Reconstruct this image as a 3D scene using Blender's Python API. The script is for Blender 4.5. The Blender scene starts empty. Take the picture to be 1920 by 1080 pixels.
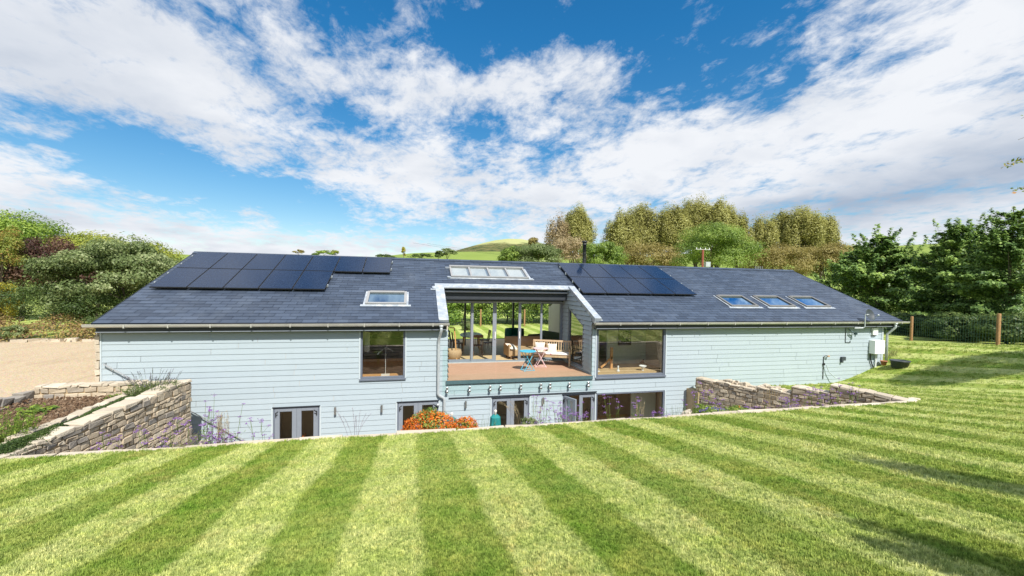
import bpy, bmesh, math, random
import numpy as np
from mathutils import Vector, Matrix
rng = np.random.default_rng(7); random.seed(7)
R = math.radians
S = bpy.context.scene
COL = S.collection

# ------------------------------------------------------------------ camera
FPX, CYP = 783.3, 555.3
YAW, PITCH, ROLL = R(13.277), R(1.389), R(0.981)
fw = Vector((math.sin(YAW)*math.cos(PITCH), math.cos(YAW)*math.cos(PITCH), -math.sin(PITCH)))
rt0 = Vector((math.cos(YAW), -math.sin(YAW), 0)); up0 = rt0.cross(fw)
rt = rt0*math.cos(ROLL) + up0*math.sin(ROLL); up = -rt0*math.sin(ROLL) + up0*math.cos(ROLL)
cd = bpy.data.cameras.new('camera'); cam = bpy.data.objects.new('camera', cd); COL.objects.link(cam)
cam.matrix_world = Matrix(((rt.x, up.x, -fw.x, 0), (rt.y, up.y, -fw.y, 0), (rt.z, up.z, -fw.z, 0), (0, 0, 0, 1)))
cd.sensor_width = 36; cd.lens = FPX/1920*36; cd.shift_y = (CYP-540)/1920
cd.clip_start = 0.05; cd.clip_end = 8000
S.camera = cam

def ray(px, py):
    return rt*((px-960)/FPX) + up*(-(py-CYP)/FPX) + fw
def AT(px, py, Y):                      # a point of the garden at depth Y
    d = ray(px, py); return d*(Y/d.y)
def pxm(px, Y):                         # metres per photo pixel there
    d = ray(px, 540); return (Y/d.y)/FPX

# ------------------------------------------------------------------ sky and sun
SUNV = Vector((0.13, -0.61, 0.74)).normalized()
EL = math.asin(SUNV.z); AZ = math.atan2(SUNV.x, SUNV.y)
W = bpy.data.worlds.new('World'); S.world = W; W.use_nodes = True
nt = W.node_tree; nt.nodes.clear()
def N(t, **k):
    n = nt.nodes.new(t)
    for a, b in k.items(): setattr(n, a, b)
    return n
def L(a, b): nt.links.new(a, b)
def M(op, a, b=None, clamp=False, c=None):
    n = N('ShaderNodeMath', operation=op); n.use_clamp = clamp
    for i, v in enumerate((a, b, c)):
        if v is None: continue
        if isinstance(v, (int, float)): n.inputs[i].default_value = v
        else: L(v, n.inputs[i])
    return n.outputs[0]
sky = N('ShaderNodeTexSky', sky_type='NISHITA'); sky.sun_disc = False
sky.sun_elevation = EL; sky.sun_rotation = AZ; sky.air_density = 1.0; sky.dust_density = 0.3; sky.ozone_density = 2.5
tc = N('ShaderNodeTexCoord'); sep = N('ShaderNodeSeparateXYZ'); L(tc.outputs['Generated'], sep.inputs[0])
dx, dy, dz = sep.outputs
zc = M('MAXIMUM', dz, 0.0)
az = M('ARCTAN2', dx, dy); el = M('ARCSINE', zc)
den = M('ADD', zc, 0.16)
cp = N('ShaderNodeCombineXYZ'); L(M('DIVIDE', dx, den), cp.inputs[0]); L(M('DIVIDE', dy, den), cp.inputs[1])
ae = N('ShaderNodeCombineXYZ'); L(az, ae.inputs[0]); L(el, ae.inputs[1])
def azel(px, py):
    d = ray(px, py).normalized(); return math.atan2(d.x, d.y), math.asin(max(-1, min(1, d.z)))
def blob(px, py, sx, sy, ang, amp):     # one patch of the cloud deck, by compass direction
    a, e = azel(px, py); k = 1/FPX/ (ray(px, py).length)
    m = N('ShaderNodeMapping', vector_type='TEXTURE')
    m.inputs['Location'].default_value = (a, e, 0); m.inputs['Rotation'].default_value = (0, 0, R(ang))
    m.inputs['Scale'].default_value = (sx*k, sy*k, 1); L(ae.outputs[0], m.inputs[0])
    v = N('ShaderNodeVectorMath', operation='LENGTH'); L(m.outputs[0], v.inputs[0])
    r2 = M('POWER', v.outputs['Value'], 2.4)
    return M('MULTIPLY', M('POWER', 2.718, M('MULTIPLY', r2, -1.0)), amp)
def noise(scale, detail, rough, dist=0.0, src=None, off=(0, 0, 0), sc=(1, 1, 1), rot=0):
    m = N('ShaderNodeMapping'); m.inputs['Location'].default_value = off; m.inputs['Scale'].default_value = sc
    m.inputs['Rotation'].default_value = (0, 0, R(rot))
    L((src or cp).outputs[0], m.inputs[0])
    n = N('ShaderNodeTexNoise'); L(m.outputs[0], n.inputs[0])
    n.inputs['Scale'].default_value = scale; n.inputs['Detail'].default_value = detail
    n.inputs['Roughness'].default_value = rough; n.inputs['Distortion'].default_value = dist
    return n.outputs['Fac']
blobs = [(1120, 20, 400, 78, 0, -1.15), (900, 88, 170, 45, 8, -.55), (1330, 120, 180, 62, 14, -.8), (640, 30, 90, 60, 0, -.55),
         (400, 350, 240, 52, -8, -1.1), (250, 265, 130, 48, -22, -.9), (560, 370, 110, 44, 0, -.55), (1440, 185, 120, 34, 24, -.6), (170, 330, 60, 60, 0, -.4),
         (1240, 215, 150, 22, 8, -.4), (890, 245, 70, 34, 0, -.55), (1050, 330, 70, 26, 0, -.5), (640, 215, 90, 50, -20, -.35), (800, 432, 160, 16, 2, -.55),
         (430, 80, 110, 36, -14, -.45), (1560, 290, 90, 18, 15, -.35), (60, 262, 100, 12, 0, -.45), (500, 412, 130, 14, 0, -.35),
         (478, 398, 30, 16, 0, 1.2), (70, 340, 120, 46, -10, .75), (480, 472, 230, 12, 0, .9), (200, 425, 200, 18, 0, .7),
         (180, 120, 320, 120, -12, .6), (740, 330, 110, 46, 0, .5), (1780, 250, 330, 200, 10, .62), (1180, 330, 230, 60, 10, .45), (1300, 250, 120, 60, 0, .3), (900, 160, 160, 40, 0, .25), (1700, 120, 200, 60, 22, .2)]
acc = None
for b in blobs:
    o = blob(*b); acc = o if acc is None else M('ADD', acc, o)
n1 = noise(1.35, 12, 0.60, 0.25, off=(3.1, 1.7, 0)); n2 = noise(5.6, 10, 0.62, 0.3, off=(7.1, 2.2, 4), sc=(1, .75, 1), rot=25)
n3 = noise(0.55, 6, 0.5, off=(1.1, 6.3, 0))
n6 = noise(17, 6, 0.7, 0.4, off=(1.1, 5.2, 1), sc=(1, .7, 1), rot=25)
f = M('ADD', M('ADD', M('MULTIPLY', M('SUBTRACT', n1, .5), 2.0), M('MULTIPLY', M('SUBTRACT', n2, .5), 3.3)), M('MULTIPLY', M('SUBTRACT', n6, .5), 1.6))
dens = M('ADD', M('ADD', f, acc), 0.27)
mr = N('ShaderNodeMapRange', interpolation_type='SMOOTHSTEP'); L(dens, mr.inputs[0])
mr.inputs[1].default_value = -0.42; mr.inputs[2].default_value = 0.85
fac = M('POWER', mr.outputs[0], 0.85)
# brightness inside the clouds: thick parts greyer, edges white
n4 = noise(2.4, 8, 0.55, 0.2, off=(9.3, 4.1, 2)); n5 = noise(1.1, 5, 0.5, off=(2.3, 8.1, 5))
grey = M('ADD', blob(1800, 330, 330, 75, 12, .55), M('ADD', blob(1450, 400, 330, 32, 4, .4), M('ADD', blob(100, 130, 260, 90, -20, .42), blob(60, 400, 170, 22, 0, .25))))
thick = M('MULTIPLY', M('SUBTRACT', n4, .43, ), 3.0)
thick = M('ADD', thick, M('MULTIPLY', M('SUBTRACT', n5, .5), 1.3))
sh = M('ADD', M('MULTIPLY', M('ADD', thick, 0.0, clamp=True), 0.44), grey, clamp=True)
cr = N('ShaderNodeValToRGB'); L(sh, cr.inputs[0])
cr.color_ramp.elements[0].color = (0.90, 0.925, 0.97, 1); cr.color_ramp.elements[1].color = (0.42, 0.50, 0.63, 1)
hs = N('ShaderNodeHueSaturation'); hs.inputs['Saturation'].default_value = 1.32; hs.inputs['Value'].default_value = 1.0
L(sky.outputs[0], hs.inputs['Color'])
SKY_STR, CLOUD = 0.085, 0.63
tint = N('ShaderNodeMix', data_type='RGBA', blend_type='MULTIPLY'); tint.inputs[0].default_value = 1.0
L(hs.outputs[0], tint.inputs[6])
tr_ = N('ShaderNodeValToRGB'); L(M('MULTIPLY', el, 1.4), tr_.inputs[0]); tr_.color_ramp.elements[0].position = .06; tr_.color_ramp.elements[1].position = .75
tr_.color_ramp.elements[0].color = (1.05, .90, .80, 1); tr_.color_ramp.elements[1].color = (0.50, 1.0, 1.0, 1)
tg = N('ShaderNodeVectorMath', operation='SCALE'); L(tr_.outputs[0], tg.inputs[0]); tg.inputs['Scale'].default_value = 1.18; L(tg.outputs[0], tint.inputs[7])
csc = N('ShaderNodeMix', data_type='RGBA', blend_type='MULTIPLY'); csc.inputs[0].default_value = 1.0
L(cr.outputs[0], csc.inputs[6]); csc.inputs[7].default_value = (CLOUD/SKY_STR,)*3 + (1,)
mx = N('ShaderNodeMix', data_type='RGBA'); L(fac, mx.inputs[0]); L(tint.outputs[2], mx.inputs[6]); L(csc.outputs[2], mx.inputs[7])
bg = N('ShaderNodeBackground'); bg.inputs[1].default_value = SKY_STR; L(mx.outputs[2], bg.inputs[0])
wo = N('ShaderNodeOutputWorld'); L(bg.outputs[0], wo.inputs[0])

sd = bpy.data.lights.new('sun', 'SUN'); sd.energy = 4.4; sd.angle = R(0.53); sd.color = (1.0, 0.955, 0.88)
sun = bpy.data.objects.new('sun', sd); COL.objects.link(sun); sun.rotation_euler = SUNV.to_track_quat('Z', 'Y').to_euler()
S.view_settings.view_transform = 'Standard'; S.view_settings.look = 'None'; S.view_settings.gamma = 1
S.view_settings.exposure = 0.66
S.render.engine = 'CYCLES'
try:
    S.cycles.max_bounces = 10; S.cycles.transparent_max_bounces = 16; S.cycles.caustics_reflective = False; S.cycles.caustics_refractive = False
    S.cycles.use_denoising = True
except Exception: pass

# ------------------------------------------------------------------ materials
def newmat(name):
    m = bpy.data.materials.new(name); m.use_nodes = True; m.node_tree.nodes.clear()
    return m, m.node_tree
class G:                                # small node-graph helper
    def __init__(s, name): s.m, s.t = newmat(name)
    def n(s, t, **k):
        x = s.t.nodes.new(t)
        for a, b in k.items(): setattr(x, a, b)
        return x
    def l(s, a, b): s.t.links.new(a, b)
    def math(s, op, a, b=None, clamp=False):
        x = s.n('ShaderNodeMath', operation=op); x.use_clamp = clamp
        for i, v in enumerate((a, b)):
            if v is None: continue
            if isinstance(v, (int, float)): x.inputs[i].default_value = v
            else: s.l(v, x.inputs[i])
        return x.outputs[0]
    def mix(s, fac, a, b, mode='MIX'):
        x = s.n('ShaderNodeMix', data_type='RGBA', blend_type=mode)
        for i, v in ((0, fac), (6, a), (7, b)):
            if isinstance(v, (int, float)): x.inputs[i].default_value = v
            elif isinstance(v, tuple): x.inputs[i].default_value = v[:3] + (1,)
            else: s.l(v, x.inputs[i])
        return x.outputs[2]
    def noise(s, scale, detail=4, rough=.55, dist=0, co='Object', sc=(1, 1, 1), rot=(0, 0, 0)):
        if co == 'World': c = s.n('ShaderNodeNewGeometry').outputs['Position']
        else: c = s.n('ShaderNodeTexCoord').outputs[co]
        mp = s.n('ShaderNodeMapping'); mp.inputs['Scale'].default_value = sc; mp.inputs['Rotation'].default_value = rot; s.l(c, mp.inputs[0])
        x = s.n('ShaderNodeTexNoise'); s.l(mp.outputs[0], x.inputs[0])
        x.inputs['Scale'].default_value = scale; x.inputs['Detail'].default_value = detail; x.inputs['Roughness'].default_value = rough; x.inputs['Distortion'].default_value = dist
        return x.outputs['Fac']
    def ramp(s, fac, stops):
        x = s.n('ShaderNodeValToRGB'); s.l(fac, x.inputs[0]); e = x.color_ramp.elements
        while len(e) < len(stops): e.new(0.5)
        for i, (p, c) in enumerate(stops): e[i].position = p; e[i].color = tuple(c)+(1,) if not isinstance(c, (int, float)) else (c, c, c, 1)
        return x.outputs[0]
    def bump(s, h, strength, dist=0.02):
        x = s.n('ShaderNodeBump'); x.inputs['Strength'].default_value = strength; x.inputs['Distance'].default_value = dist; s.l(h, x.inputs['Height'])
        return x.outputs[0]
    def out(s, sh):
        o = s.n('ShaderNodeOutputMaterial'); s.l(sh, o.inputs[0]); return s.m
    def bsdf(s, col, rough=.6, metal=0, normal=None, spec=None):
        b = s.n('ShaderNodeBsdfPrincipled')
        if isinstance(col, tuple): b.inputs['Base Color'].default_value = col[:3]+(1,)
        else: s.l(col, b.inputs['Base Color'])
        if isinstance(rough, (int, float)): b.inputs['Roughness'].default_value = rough
        else: s.l(rough, b.inputs['Roughness'])
        b.inputs['Metallic'].default_value = metal
        if spec is not None: b.inputs['Specular IOR Level'].default_value = spec
        if normal: s.l(normal, b.inputs['Normal'])
        return b.outputs[0]
def paint(name, c, rough=.5, var=.08, scale=6, bump=.0, bscale=60, metal=0, sc=(1, 1, 1)):
    g = G(name); n = g.noise(scale, 5, .6, sc=sc)
    lo = tuple(x*(1-var) for x in c); hi = tuple(min(1, x*(1+var)) for x in c)
    col = g.ramp(n, [(.3, lo), (.7, hi)])
    nm = g.bump(g.noise(bscale, 4, sc=sc), bump, .01) if bump else None
    return g.out(g.bsdf(col, rough, metal, nm))
def glass(name, tint=(.86, .92, .90), ior=1.52, boost=1.6, floor=.06, gc=(1.0, 1.0, 1.0)):
    g = G(name); lw = g.n('ShaderNodeLayerWeight'); lw.inputs[0].default_value = .5
    sch = g.math('ADD', g.math('MULTIPLY', g.math('POWER', lw.outputs['Facing'], 5.0), .96), .04)
    t = g.n('ShaderNodeBsdfTransparent'); t.inputs[0].default_value = tint+(1,)
    r = g.n('ShaderNodeBsdfGlossy'); r.inputs['Roughness'].default_value = 0.0; r.inputs[0].default_value = gc+(1,)
    g.l(g.bump(g.noise(1.3, 1), .012, .05), r.inputs['Normal'])
    mxs = g.n('ShaderNodeMixShader'); g.l(g.math('ADD', g.math('MULTIPLY', sch, boost), floor, True), mxs.inputs[0])
    g.l(t.outputs[0], mxs.inputs[1]); g.l(r.outputs[0], mxs.inputs[2])
    return g.out(mxs.outputs[0])
def foliage(name, c1, c2, c3, trans=.42, scale=.9, rough=.5):
    """leaf material: three leaf colours mixed by clump noise and by single leaf"""
    g = G(name)
    a = g.n('ShaderNodeAttribute', attribute_name='var')
    n = g.noise(scale, 3, .6)
    f_ = g.math('ADD', g.math('MULTIPLY', a.outputs['Fac'], .6), g.math('MULTIPLY', n, .55))
    col = g.ramp(f_, [(.25, c1), (.55, c2), (.92, c3)])
    d = g.bsdf(col, rough, spec=.35)
    tr = g.n('ShaderNodeBsdfTranslucent'); g.l(g.mix(.4, col, (.3, .4, .05), 'ADD') if False else col, tr.inputs[0])
    ms = g.n('ShaderNodeMixShader'); ms.inputs[0].default_value = trans; g.l(d, ms.inputs[1]); g.l(tr.outputs[0], ms.inputs[2])
    return g.out(ms.outputs[0])

def mat_cladding():
    g = G('pale_blue_cladding'); n = g.noise(1.2, 4, sc=(.25, 1, 5)); n2 = g.noise(40, 3, sc=(.08, 1, 1))
    at = g.n('ShaderNodeAttribute', attribute_name='var')
    col = g.mix(g.math('MULTIPLY', at.outputs['Fac'], .5), (.362, .430, .470), (.405, .472, .510))
    col = g.mix(g.math('MULTIPLY', n, .25), col, (.335, .39, .44))
    stk = g.ramp(g.noise(2.2, 6, .7, sc=(1.6, 1, .12)), [(.50, 0.0), (.78, 1.0)]); col = g.mix(g.math('MULTIPLY', stk, .16), col, (.30, .345, .355))
    return g.out(g.bsdf(col, .62, normal=g.bump(n2, .15, .004)))
CLAD = mat_cladding()
TRIM = paint('white_trim_paint', (.46, .52, .55), .5, .03)
def mat_slate():
    g = G('blue_grey_slate'); at = g.n('ShaderNodeAttribute', attribute_name='var')
    base = g.ramp(at.outputs['Fac'], [(0, (.028, .038, .060)), (.5, (.042, .057, .088)), (1, (.060, .080, .120))])
    n = g.noise(7, 6, .7); base = g.mix(g.math('MULTIPLY', n, .45), base, (.066, .086, .125))
    li = g.ramp(g.noise(3.1, 8, .75), [(.66, 0.0), (.74, 1.0)]); base = g.mix(g.math('MULTIPLY', li, .35), base, (.23, .22, .19))
    st = g.ramp(g.noise(1.2, 6, .7, sc=(1.0, .25, 1)), [(.5, 0.0), (.8, 1.0)]); base = g.mix(g.math('MULTIPLY', st, .3), base, (.15, .17, .20))
    return g.out(g.bsdf(base, .42, normal=g.bump(g.noise(28, 5, .6), .35, .01)))
SLATE = mat_slate()
LEAD = None
def mat_lead():
    g = G('weathered_lead'); n = g.noise(3.5, 7, .7); col = g.ramp(n, [(.3, (.27, .31, .36)), (.5, (.38, .42, .47)), (.68, (.62, .64, .66))])
    return g.out(g.bsdf(col, .5, .2, g.bump(n, .3, .02)))
LEAD = mat_lead()
GUT = paint('zinc_gutter', (.50, .49, .46), .35, .12, 3, metal=.35)
PIPE = paint('galvanised_pipe', (.48, .52, .54), .4, .1, 4, metal=.3)
FASC = paint('dark_grey_fascia', (.028, .034, .044), .55, .1)
FRAME = paint('grey_window_frame', (.130, .150, .190), .45, .06)
FRAMEL = paint('mid_grey_door_frame', (.215, .24, .28), .45, .06)
GLASS = glass('window_glass', (.92, .95, .93), boost=1.8, floor=.14); SLIDEG = glass('sliding_door_glass', (.96, .98, .97), boost=.5, floor=0.0); BALG = glass('balustrade_glass', (.955, .992, .982), boost=.35, floor=0.0)
DARKG = glass('roof_glass', (.16, .30, .40), boost=3.2, floor=.35, gc=(.55, .78, .98))  # roof glass: blue sky reflection is put into the gloss tint
STEEL = paint('brushed_steel', (.55, .56, .56), .28, .08, metal=.9)
BLACK = paint('black_metal', (.02, .021, .023), .45, .2)
WHITE = paint('white_plastic', (.80, .81, .80), .4, .02)
TERRA = paint('terracotta', (.36, .15, .08), .8, .15)
RUBBER = paint('dark_plastic', (.045, .055, .065), .5, .15)
WALLIN = paint('cream_plaster', (.55, .50, .42), .8, .03)
WALLG = paint('grey_green_plaster', (.60, .68, .62), .8, .03)
DARKIN = paint('dark_joinery', (.03, .028, .03), .6, .2)
def mat_wood(name, c1, c2, sc=(1, 8, 8), scale=3, rough=.55):
    g = G(name); n = g.noise(scale, 6, .6, 1.2, sc=sc); col = g.ramp(n, [(.3, c1), (.7, c2)])
    return g.out(g.bsdf(col, rough, normal=g.bump(n, .12, .01)))
DECKW = mat_wood('balcony_deck_boards', (.40, .215, .135), (.54, .32, .215))
OAK = mat_wood('oak_floor', (.52, .35, .18), (.66, .48, .27))
TEAK = mat_wood('teak', (.40, .27, .155), (.56, .41, .26), sc=(1, 1, 1), scale=9)
WOODD = mat_wood('dark_wood', (.09, .045, .022), (.16, .08, .04), sc=(1, 1, 1), scale=8)
WOODO = mat_wood('orange_pine', (.58, .29, .10), (.72, .40, .16), sc=(1, 1, 1), scale=8)
POSTW = mat_wood('fence_post_wood', (.26, .135, .055), (.38, .22, .10), sc=(6, 6, 1), scale=4, rough=.8)
def mat_stone(name, stops, mortar=False):
    g = G(name); at = g.n('ShaderNodeAttribute', attribute_name='var')
    base = g.ramp(at.outputs['Fac'], stops); n = g.noise(9, 7, .7)
    base = g.mix(g.math('MULTIPLY', n, .5), base, (.50, .42, .30))
    dk = g.ramp(g.noise(2.3, 5, .6), [(.55, 0.0), (.75, 1.0)]); base = g.mix(g.math('MULTIPLY', dk, .35), base, (.15, .14, .13))
    return g.out(g.bsdf(base, .9, normal=g.bump(g.noise(24, 6, .7), .7, .02)))
STONE = mat_stone('purbeck_stone', [(0, (.15, .15, .16)), (.10, (.26, .235, .21)), (.35, (.42, .34, .25)), (.7, (.50, .41, .295)), (1, (.60, .52, .40))])
STONEL = mat_stone('pale_stone', [(0, (.38, .33, .26)), (.5, (.50, .43, .34)), (1, (.60, .53, .43))])
MORTAR = paint('lime_mortar', (.40, .30, .18), .95, .15, 12, bump=.5)
def mat_panel():
    g = G('solar_cells'); c = g.n('ShaderNodeTexCoord').outputs['UV']
    b = g.n('ShaderNodeTexBrick'); b.offset = 0; b.inputs['Scale'].default_value = 1; g.l(c, b.inputs[0])
    b.inputs['Color1'].default_value = (.007, .015, .038, 1); b.inputs['Color2'].default_value = (.009, .019, .048, 1); b.inputs['Mortar'].default_value = (.05, .085, .15, 1)
    b.inputs['Brick Width'].default_value = .026; b.inputs['Row Height'].default_value = .125; b.inputs['Mortar Size'].default_value = .0012; b.inputs['Mortar Smooth'].default_value = .6
    bs = g.n('ShaderNodeBsdfPrincipled'); g.l(b.outputs[0], bs.inputs['Base Color']); bs.inputs['Roughness'].default_value = .12
    bs.inputs['Specular IOR Level'].default_value = .30; bs.inputs['Specular Tint'].default_value = (.55, .75, 1.0, 1)  # cells' own navy, with the blue sky's reflection put into the tint
    return g.out(bs.outputs[0])
PANEL = mat_panel()
TEAL = paint('teal_canvas', (.012, .20, .20), .8, .12, 9, bump=.3, bscale=30)
PINK = paint('pale_pink_paint', (.75, .50, .52), .5, .03); BLUE = paint('sky_blue_paint', (.08, .42, .60), .45, .04)
CUSH = None
def mat_cush():
    g = G('floral_cushion'); n = g.noise(14, 2); f_ = g.ramp(n, [(.60, 0.0), (.66, 1.0)])
    return g.out(g.bsdf(g.mix(f_, (.80, .74, .70), (.62, .15, .22)), .9))
CUSH = mat_cush()
WICK = paint('woven_wicker', (.42, .27, .15), .8, .25, 40, bump=.6, bscale=50)
GREENF = paint('green_velvet', (.01, .16, .10), .8, .15); OLIVE = paint('olive_fabric', (.10, .14, .05), .85, .15)

# ------------------------------------------------------------------ mesh helpers
def link(name, me, parent=None, mat=None):
    o = bpy.data.objects.new(name, me); COL.objects.link(o)
    if parent is not None: o.parent = parent; o.matrix_parent_inverse = parent.matrix_world.inverted() if False else Matrix.Translation(-parent.location)
    if mat is not None: me.materials.append(mat)
    return o
def tag(o, label=None, cat=None, group=None, kind=None):
    for k, v in (('label', label), ('category', cat), ('group', group), ('kind', kind)):
        if v: o[k] = v
    return o
def thing(name, label, cat, loc=(0, 0, 0), group=None):
    o = bpy.data.objects.new(name, None); COL.objects.link(o); o.location = loc; o.empty_display_size = .2
    return tag(o, label, cat, group)
class MB:
    def __init__(s): s.v = []; s.f = []; s.var = []; s.uv = []; s.smooth = False
    def face(s, pts, var=.5):
        i = len(s.v); s.v += [tuple(p) for p in pts]; s.f.append(tuple(range(i, i+len(pts)))); s.var.append(var); return s
    def obox(s, o, a, b, c, var=.5, jit=0):
        """box from corner o along vectors a, b, c"""
        o, a, b, c = (Vector(x) for x in (o, a, b, c)); i = len(s.v)
        P = [o, o+a, o+a+b, o+b, o+c, o+a+c, o+a+b+c, o+b+c]
        if jit: P = [p+Vector((random.uniform(-jit, jit) for _ in range(3))) for p in P]
        s.v += [tuple(p) for p in P]
        fl = a.cross(b).dot(c) > 0
        for q in ((0, 3, 2, 1), (4, 5, 6, 7), (0, 1, 5, 4), (1, 2, 6, 5), (2, 3, 7, 6), (3, 0, 4, 7)):
            s.f.append(tuple(i+k for k in (q if fl else q[::-1]))); s.var.append(var)
        return s
    def box(s, x0, x1, y0, y1, z0, z1, var=.5, jit=0):
        return s.obox((x0, y0, z0), (x1-x0, 0, 0), (0, y1-y0, 0), (0, 0, z1-z0), var, jit)
    def tube(s, pts, r, n=8, var=.5, cap=True):
        pts = [Vector(p) for p in pts]; rs = r if isinstance(r, (list, tuple)) else [r]*len(pts); rings = []
        for k, p in enumerate(pts):
            t = (pts[min(k+1, len(pts)-1)]-pts[max(k-1, 0)]).normalized()
            a = t.orthogonal().normalized() if k == 0 else (A - t*A.dot(t)).normalized()
            A = a; b = t.cross(a); i = len(s.v); rings.append(i)
            for j in range(n):
                q = 2*math.pi*j/n; s.v.append(tuple(p+(a*math.cos(q)+b*math.sin(q))*rs[k]))
        for k in range(len(pts)-1):
            for j in range(n):
                s.f.append((rings[k]+j, rings[k]+(j+1) % n, rings[k+1]+(j+1) % n, rings[k+1]+j)); s.var.append(var)
        if cap:
            s.f.append(tuple(rings[0]+j for j in range(n))[::-1]); s.f.append(tuple(rings[-1]+j for j in range(n))); s.var += [var, var]
        return s
    def lathe(s, c, prof, n=24, axis=(0, 0, 1), var=.5):
        ax = Vector(axis).normalized(); a = ax.orthogonal().normalized(); b = ax.cross(a); c = Vector(c); rg = []
        for r, h in prof:
            rg.append(len(s.v))
            for j in range(n):
                q = 2*math.pi*j/n; s.v.append(tuple(c+ax*h+(a*math.cos(q)+b*math.sin(q))*max(r, 1e-4)))
        for k in range(len(prof)-1):
            for j in range(n):
                s.f.append((rg[k]+j, rg[k]+(j+1) % n, rg[k+1]+(j+1) % n, rg[k+1]+j)); s.var.append(var)
        s.smooth = True; return s
    def build(s, name, mat, parent=None, bevel=0, uv=False, smooth=None):
        me = bpy.data.meshes.new(name); me.from_pydata(s.v, [], s.f)
        at = me.attributes.new('var', 'FLOAT', 'FACE'); at.data.foreach_set('value', s.var)
        if uv:
            u = me.uv_layers.new(name='UV')
            for p in me.polygons:
                for li in p.loop_indices: pass
        me.update(); o = link(name, me, parent, mat)
        if s.smooth if smooth is None else smooth:
            me.polygons.foreach_set('use_smooth', [True]*len(me.polygons))
        if bevel:
            m = o.modifiers.new('bevel', 'BEVEL'); m.width = bevel; m.segments = 2; m.limit_method = 'ANGLE'
        return o
def leafmesh(name, pos, nrm, size, mat, parent=None, aspect=.62, var=None):
    """a mesh of single leaf blades: pos, nrm (n,3) and size (n)"""
    n = len(pos); pos = np.asarray(pos, float); size = np.asarray(size, float).reshape(-1, 1)*np.ones((n, 1))
    nrm = nrm+rng.normal(0, .45, (n, 3)); nrm /= np.linalg.norm(nrm, axis=1, keepdims=True)+1e-9
    t = rng.normal(0, 1, (n, 3)); t -= nrm*np.sum(t*nrm, 1, keepdims=True); t /= np.linalg.norm(t, axis=1, keepdims=True)+1e-9
    b = np.cross(nrm, t)
    q = np.stack([pos-t*size*.5, pos+b*size*.5*aspect+nrm*size*.10, pos+t*size*.5, pos-b*size*.5*aspect+nrm*size*.10], 1).reshape(-1, 3)
    me = bpy.data.meshes.new(name); me.vertices.add(4*n); me.vertices.foreach_set('co', q.ravel())
    me.loops.add(4*n); me.loops.foreach_set('vertex_index', np.arange(4*n, dtype=np.int32))
    me.polygons.add(n); me.polygons.foreach_set('loop_start', np.arange(0, 4*n, 4, dtype=np.int32)); me.polygons.foreach_set('loop_total', np.full(n, 4, np.int32))
    at = me.attributes.new('var', 'FLOAT', 'FACE'); at.data.foreach_set('value', (rng.random(n) if var is None else var).astype(np.float32))
    me.update(calc_edges=True); return link(name, me, parent, mat)

# ------------------------------------------------------------------ ground
def sst(a, b, x): t = np.clip((x-a)/(b-a), 0, 1); return t*t*(3-2*t)
def gz(x, y):
    x = np.asarray(x, float); y = np.asarray(y, float)
    yb = np.clip(y, -7, 13.6); base = -1.39-.17*yb
    base = np.where(x < -6.0, np.maximum(base, -2.82), base)
    zr = -1.10-.087*np.clip(y, -7, 17)
    t = sst(16, 22, x); z = base*(1-t)+zr*t
    back = sst(16, 24, y); z = z*(1-back)+(-3.02+.45*sst(20, 26, x))*back
    z += .05*np.sin(x*.43+1)*np.sin(y*.37)*sst(5, 12, np.hypot(x, y))*(np.abs(x-3) > 9)
    return z + .012*np.sin(x*1.7+y)*np.sin(y*1.3-x*.6)
YE = 7.66                                # the lawn edge over the sunken patio
def xright(y): return 9.95+(12.33-9.95)*np.clip((12.9-y)/(12.9-7.7), 0, 1)   # line of the right retaining wall
STR0, STRW = .08, .56
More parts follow.
